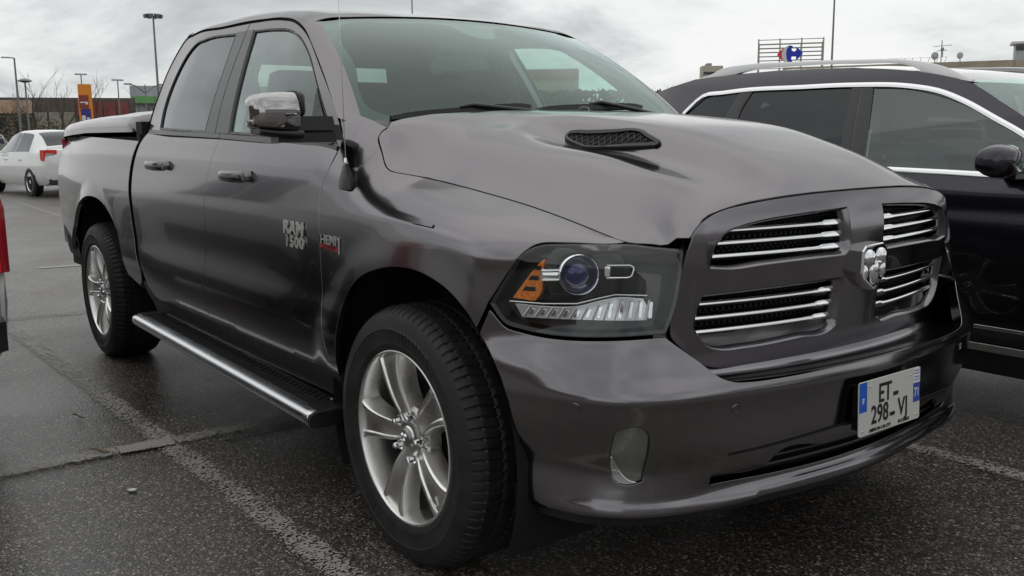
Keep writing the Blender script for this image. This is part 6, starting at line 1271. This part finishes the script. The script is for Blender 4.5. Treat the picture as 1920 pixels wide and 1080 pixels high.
# lattice with the blue and red emblem
sg = thing('rooftop_sign', 'open metal lattice carrying a red and blue store emblem above the SUV', 'sign', (0, 0, 0)); Q0, Q1 = Vector((-66.1, 83.75)), Vector((-60.7, 87.85)); U = (Q1 - Q0).normalized(); Nn = Vector((-U.y, U.x)); Lw = (Q1 - Q0).length
for (o_, e_, tnm) in ((0, 1, 'rail'), (1, 1, 'rail')):
    for k in range(8):
        z = 7.9 + k * .44 + (0 if o_ == 0 else -.25); p = Q0 + Nn * 3.2 * o_; q = Q1 + Nn * 3.2 * o_; mb = MB(); mb.tube([(p.x, p.y, z), (q.x, q.y, z)], .045, 5); mb.build('rail', 'galvanised', sg)
    for k in range(4): p = Q0.lerp(Q1, k / 3) + Nn * 3.2 * o_; mb = MB(); mb.tube([(p.x, p.y, 4.5), (p.x, p.y, 11.1 - .25 * o_)], .075, 6); mb.build('post', 'galvanised', sg)
for e_ in (Q0, Q1):
    for k in range(8): z = 7.9 + k * .44; q = e_ + Nn * 3.2; mb = MB(); mb.tube([(e_.x, e_.y, z), (q.x, q.y, z - .25)], .045, 5); mb.build('rail', 'galvanised', sg)
def logo(pts, m, nm, d):
    mb = MB(); c0 = Vector((1472, 101)); kx = 110 / 1773.5
    def F(x, y, dd): px = 1390 + x / 10.667; py = 50 + y / 10.667; s_ = (px - 1424) / 112 * Lw; z = 9.46 - (py - 101) * kx; p = Q0 + U * s_ - Nn * (.12 + d + dd); return (p.x, p.y, z)
    mb.prism(pts, .12, F); mb.build(nm, m, sg, smooth=False, angle=None)
logo([(935, 395), (990, 405), (1004, 420), (978, 455), (980, 485), (1005, 505), (1045, 505), (1068, 475), (1060, 440), (1045, 420), (1120, 470), (1190, 548), (1120, 625), (1045, 695), (1062, 655), (1066, 615), (1045, 590), (1005, 588), (980, 610), (978, 655), (1003, 690), (960, 712), (930, 706), (895, 640), (880, 550), (893, 460)], 'logo_blue', 'emblem_blue', 0)
logo([(712, 560), (760, 500), (840, 430), (815, 480), (797, 530), (797, 590), (815, 640), (845, 692), (765, 625)], 'logo_red', 'emblem_red', 0)
logo([(845, 430), (935, 395), (893, 460), (880, 550), (895, 640), (930, 706), (850, 692), (815, 640), (797, 590), (797, 530), (815, 480)], 'white_print', 'emblem_white', -.03)
e2 = [(235, 600), (260, 500), (300, 490), (325, 560), (320, 680), (280, 730), (250, 690)]
# orange totem
tt_ = thing('totem_sign', 'tall orange totem sign with maroon and dark blue panels behind the pickup bed', 'sign', (-51.05, 10.32, 0), math.radians(-11 + 90 + 0))
mb = MB(); mb.box((0, 0, 2.1), (.64, .55, 3.75 - .0 - .0), rz=0); mb.v = [(x, y, z + .0) for x, y, z in mb.v]; mb.build('frame', 'orange', tt_, smooth=False, angle=None)
def tp(x0, z0, x1, z1, m, nm, d=.0): mb = MB(); mb.box(((x0 + x1) / 2, -.29 - d, (z0 + z1) / 2), (x1 - x0, .04, z1 - z0)); mb.build(nm, m, tt_, smooth=False, angle=None)
tp(-.31, 2.75, .14, 3.42, 'maroon', 'panel'); tp(-.26, 2.05, .20, 2.72, 'navy', 'panel', .003); tp(-.24, 2.12, -.06, 2.38, 'white_print', 'panel_print', .02); tp(.0, 2.17, .14, 2.28, 'white_print', 'panel_print', .02); tp(-.27, 3.02, .10, 3.08, 'white_print', 'panel_print', .02); tp(-.02, 2.94, .10, 3.06, 'white_print', 'panel_print', .022); tp(-.22, 2.50, .16, 2.56, 'plate_blue_dark', 'panel_print', .02)
# lamps
def lamp(nm, label, x, y, h, kind, r=.07):
    t = thing(nm, label, 'street lamp', (x, y, 0)); mb = MB(); mb.tube([(0, 0, 0), (0, 0, h)], [r, r * .6], 8); mb.build('pole', 'pole_grey', t)
    if kind == 'arm': mb = MB(); mb.tube([(0, 0, h), (-.1, -.5, h + .03)], .04, 6); mb.box((-.12, -.42, h + .02), (.16, .42, .07), rz=-.2); mb.build('lamp_head', 'cladding_grey', t, smooth=False, angle=None)
    if kind == 'mushroom': mb = MB(); mb.lathe([(0, .12), (.2, .08), (.38, -.02), (.36, -.05), (.1, -.12), (0, -.14)], 16, 'z', (0, 0, h)); mb.build('lamp_head', 'pole_grey', t)
    if kind == 'tee': mb = MB(); mb.box((0, 0, h + .03), (.2, .62, .08)); mb.build('lamp_head', 'cladding_grey', t, smooth=False, angle=None)
    if kind == 'double':
        for s in (-1, 1): mb = MB(); mb.tube([(0, 0, h - .5), (0, s * .5, h - .1), (0, s * .9, h)], .035, 6); mb.box((0, s * .95, h), (.16, .4, .08)); mb.build('lamp_head', 'pole_grey', t, smooth=False, angle=None)
    if kind == 'crown':
        mb = MB(); ring_ = [(.32 * math.cos(a), .34 * math.sin(a), h + .02) for a in np.linspace(0, 2 * PI, 17)]; mb.tube(ring_, .02, 5, cap=False); mb.build('crown_ring', 'pole_grey', t)
        for k in range(8): a = k * PI / 4 + .2; mb = MB(); mb.box((.30 * math.cos(a), .32 * math.sin(a), h - .05), (.14, .12, .13), rz=a, top=1.3); mb.build('floodlight', 'pole_grey', t, smooth=False, angle=None)
    return t
lamp('lamp_post', 'slim grey lamp post with a short arm at the far left', -56.65, 8.15, 5.6, 'arm', .075); lamp('lamp_post', 'grey lamp post with a mushroom head beside the far left post', -56.6, 8.57, 4.4, 'mushroom', .07)
lamp('lamp_mast', 'tall lamp mast with a crown of floodlights left of the pickup cab', -40.6, 10.87, 6.45, 'crown', .065); lamp('lamp_post', 'lamp post with a flat head rising behind the orange totem', -56.0, 11.37, 4.75, 'tee', .05)
lamp('lamp_post', 'lamp post with a flat head between the totem and the green-topped store', -55.5, 13.2, 4.45, 'tee', .05); lamp('lamp_post', 'double-armed lamp just left of the pickup cab', -55.1, 14.6, 4.25, 'double', .05)
lamp('flagpole', 'plain thin mast standing above the pickup roof', -40.2, 23.7, 9.5, '', .05)['category'] = 'pole'; lamp('flagpole', 'plain tall grey mast rising behind the black SUV', -31.55, 47.05, 10.5, '', .075)['category'] = 'pole'
t = thing('chimney_stack', 'short dark chimney pipe above the brown depot wall', 'chimney', (-84.9, 18.4, 0)); mb = MB(); mb.tube([(0, 0, 3), (0, 0, 5.6)], .14, 8); mb.build('flue', 'metal_brown', t)
# banner and small shop on the right, shop behind the windshield view
bn = thing('shop_sign', 'dark shop sign with a yellow and red banner, between pickup windshield and SUV', 'sign', (-53.1, 55.3, 0), math.radians(133)); mb = MB(); mb.box((0, 0, 3.4), (3.2, .3, 1.0)); mb.build('board', 'metal_brown', bn, smooth=False, angle=None)
mb = MB(); mb.box((-.55, .2, 3.65), (.5, .05, .35)); mb.build('banner', mat('yellow', (.7, .45, .03), .5), bn, smooth=False, angle=None); mb = MB(); mb.box((-.7, .2, 3.25), (.7, .05, .45)); mb.build('banner', 'red_bright', bn, smooth=False, angle=None); mb = MB(); mb.box((0, -.3, 1.5), (3.0, .3, 2.9)); mb.build('wall', 'stone_grey', bn, smooth=False, angle=None)
text_obj('che', .55, .02, 'white_print', bn, frame_m((.45, .17, 3.62), (-1, 0, 0), (0, 0, 1)), .01)
rw = thing('retail_building', 'beige retail building with a red-brown fascia, seen through the pickup windshield', 'building', (0, 0, 0)); R0, R1 = Vector((-48.5, 31.0)), Vector((-42.6, 37.0)); seg_wall(rw, 'wall', R0, R1, 0, 4.5, 1.0, 'render_beige'); seg_wall(rw, 'fascia', R0, R1, 4.5, 5.1, 1.3, 'metal_red')
sh_ = thing('shop_building', 'low shop with a brick-red fascia, seen through the black SUV window', 'building', (0, 0, 0)); S0, S1 = Vector((-30.5, 47.8)), Vector((-20, 53.8)); seg_wall(sh_, 'wall', S0, S1, 0, 2.2, .8, 'white_print'); seg_wall(sh_, 'fascia', S0, S1, 2.2, 3.05, 1.0, 'metal_red')
# buildings behind and beside the viewer (they show in the paint)
for nm, lb, a, b_, h_, mm in (('warehouse', 'long grey warehouse ahead of the pickup, outside the view', (38, -30), (44, 40), 5.0, 'cladding_grey'), ('warehouse', 'brown warehouse to the left of the view, outside it', (-50, -42), (20, -55), 5.5, 'metal_brown')):
    q = thing(nm, lb, 'building', (0, 0, 0)); seg_wall(q, 'wall', a, b_, 0, h_, 3, mm); seg_wall(q, 'fascia', Vector(a), Vector(b_), h_, h_ + .8, 3.4, 'metal_red')
# ======================= bare trees and scrub =======================
def bare_tree(label, x, y, h, seed, nm='bare_tree', group=None, bushy=False):
    r = random.Random(seed); t = thing(nm, label, 'tree', (x, y, 0), 0, group); tr = MB(); cr_ = MB()
    def grow(p, d, ln, rad, dep):
        n = 3; pts = [p]; q = p.copy(); dd = d.copy()
        for i in range(n): dd = (dd + Vector((r.uniform(-.16, .16), r.uniform(-.16, .16), r.uniform(0, .10)))).normalized(); q = q + dd * ln / n; pts.append(q.copy())
        (tr if dep == 0 else cr_).tube([tuple(a) for a in pts], [rad * (1 - .13 * i) for i in range(n + 1)], 5 if dep < 2 else 3, cap=False)
        if dep < 4:
            for k in range(3 if dep > 0 else 5):
                i = r.randint(1, n) if dep else r.randint(1, n); a = r.uniform(0, 2 * PI); sp = r.uniform(.35, .8); nd = (dd * (1 - sp * .4) + Vector((math.cos(a), math.sin(a), r.uniform(.1, .6))) * sp * .8).normalized(); grow(pts[i], nd, ln * r.uniform(.52, .78), rad * .50, dep + 1)
    grow(Vector((0, 0, 0)), Vector((0, 0, 1)), h * .42, h * .014, 0)
    tr.build('trunk', 'bark', t, fix=False); cr_.build('crown', 'bark', t, fix=False); return t
tl_ = [(-77, 11.0, 5.2), (-76, 12.4, 6.3), (-76, 14.6, 5.8), (-75.5, 16.6, 6.5), (-75, 17.6, 5.0), (-74, 19.4, 4.8), (-74, 21.3, 5.2), (-73.6, 22.5, 5.8), (-73, 24.0, 5.4), (-78, 9.0, 4.6)]
pos_ = ['just right of the far left lamp post', 'right of the mushroom lamp', 'midway between the mushroom lamp and the totem', 'just left of the totem', 'directly behind the totem', 'just right of the totem', 'by the short chimney', 'left of the flat-headed lamp', 'right of the flat-headed lamp', 'behind the far left lamp post']
for i, ((x, y, h), ps_) in enumerate(zip(tl_, pos_)): bare_tree('leafless tree ' + ps_ + ', before the depot wall', x, y, h, 10 + i, group='bare trees before the depot')
rp_ = ['leftmost', 'second from the left', 'middle', 'fourth from the left', 'rightmost']
for i, (x, y, h) in enumerate([(-60.6, 61.3, 5.5), (-59.6, 62.4, 6.0), (-58.6, 63.3, 5.6), (-57.4, 64.6, 6.1), (-56.2, 65.6, 5.4)]): bare_tree('leafless tree, ' + rp_[i] + ' of the row between windshield and SUV', x, y, h, 40 + i, group='bare trees between windshield and SUV')
def bush(label, x, y, h, w_, seed, m='leaf_dark'):
    r = random.Random(seed); t = thing('bush', label, 'bush', (x, y, 0)); mb = MB()
    for k in range(700):
        a = r.uniform(0, 2 * PI); rr = w_ * math.sqrt(r.random()); z = r.random() ** .8 * h * (1 - .5 * (rr / w_) ** 2); c = Vector((rr * math.cos(a), rr * math.sin(a), z)); s = r.uniform(.05, .13); u = Vector((r.uniform(-1, 1), r.uniform(-1, 1), r.uniform(-1, 1))).normalized(); v = u.cross(Vector((r.uniform(-1, 1), r.uniform(-1, 1), r.uniform(-1, 1)))).normalized()
        mb.add([tuple(c + u * s), tuple(c + v * s * .6), tuple(c - u * s), tuple(c - v * s * .6)], [(0, 1, 2, 3)])
    mb.build('foliage', m, t, fix=False, smooth=False, angle=None)
    mb = MB()
    for k in range(6): a = k; mb.tube([(0, 0, 0), (.4 * w_ * math.cos(a), .4 * w_ * math.sin(a), h * .8)], [.03, .01], 4)
    mb.build('stem', 'bark', t)
noise_var(mat('leaf_brown', (.10, .075, .045), .9), 3, .4)
for i, (x, y, h, w_, m_, lb) in enumerate(((-70, 8.3, 2.6, 1.3, 'leaf_brown', 'brownish scrub bush at the far left edge'), (-70, 10.6, 3.4, 1.5, 'leaf_brown', 'tall brown scrub bush beside the mushroom lamp'), (-69.5, 12.3, 2.6, 1.2, 'leaf_brown', 'low brown scrub bush left of the totem'), (-58, 10.2, 2.0, 1.2, 'leaf_dark', 'dark green bush under the orange totem'), (-60, 8.9, 1.7, 1.1, 'leaf_dark', 'dark low bush above the white saloon roof'), (-62, 7.2, 2.2, 1.3, 'leaf_brown', 'pale brown bush above the grey-brown car'))): bush(lb, x, y, h, w_, 70 + i, m_)
fo = MB(); r = random.Random(5)
for k in range(5000):
    s_ = r.random(); p = Vector((-39.5, 26.0)).lerp(Vector((-33.5, 33.5)), s_); h = 3.4 * r.random() ** .8; c = Vector((p.x + r.uniform(-1, 1), p.y + r.uniform(-1, 1), h)); s = r.uniform(.08, .18); u = Vector((r.uniform(-1, 1), r.uniform(-1, 1), r.uniform(-1, 1))).normalized(); v = u.cross(Vector((r.uniform(-1, 1), r.uniform(-1, 1), r.uniform(-1, 1)))).normalized(); fo.add([tuple(c + u * s), tuple(c + v * s), tuple(c - u * s), tuple(c - v * s)], [(0, 1, 2, 3)])
hg = fo.build('hedge', 'leaf_dark', fix=False, smooth=False, angle=None); tag(hg, 'dense green hedge seen through the pickup windshield, before the retail building', 'hedge')
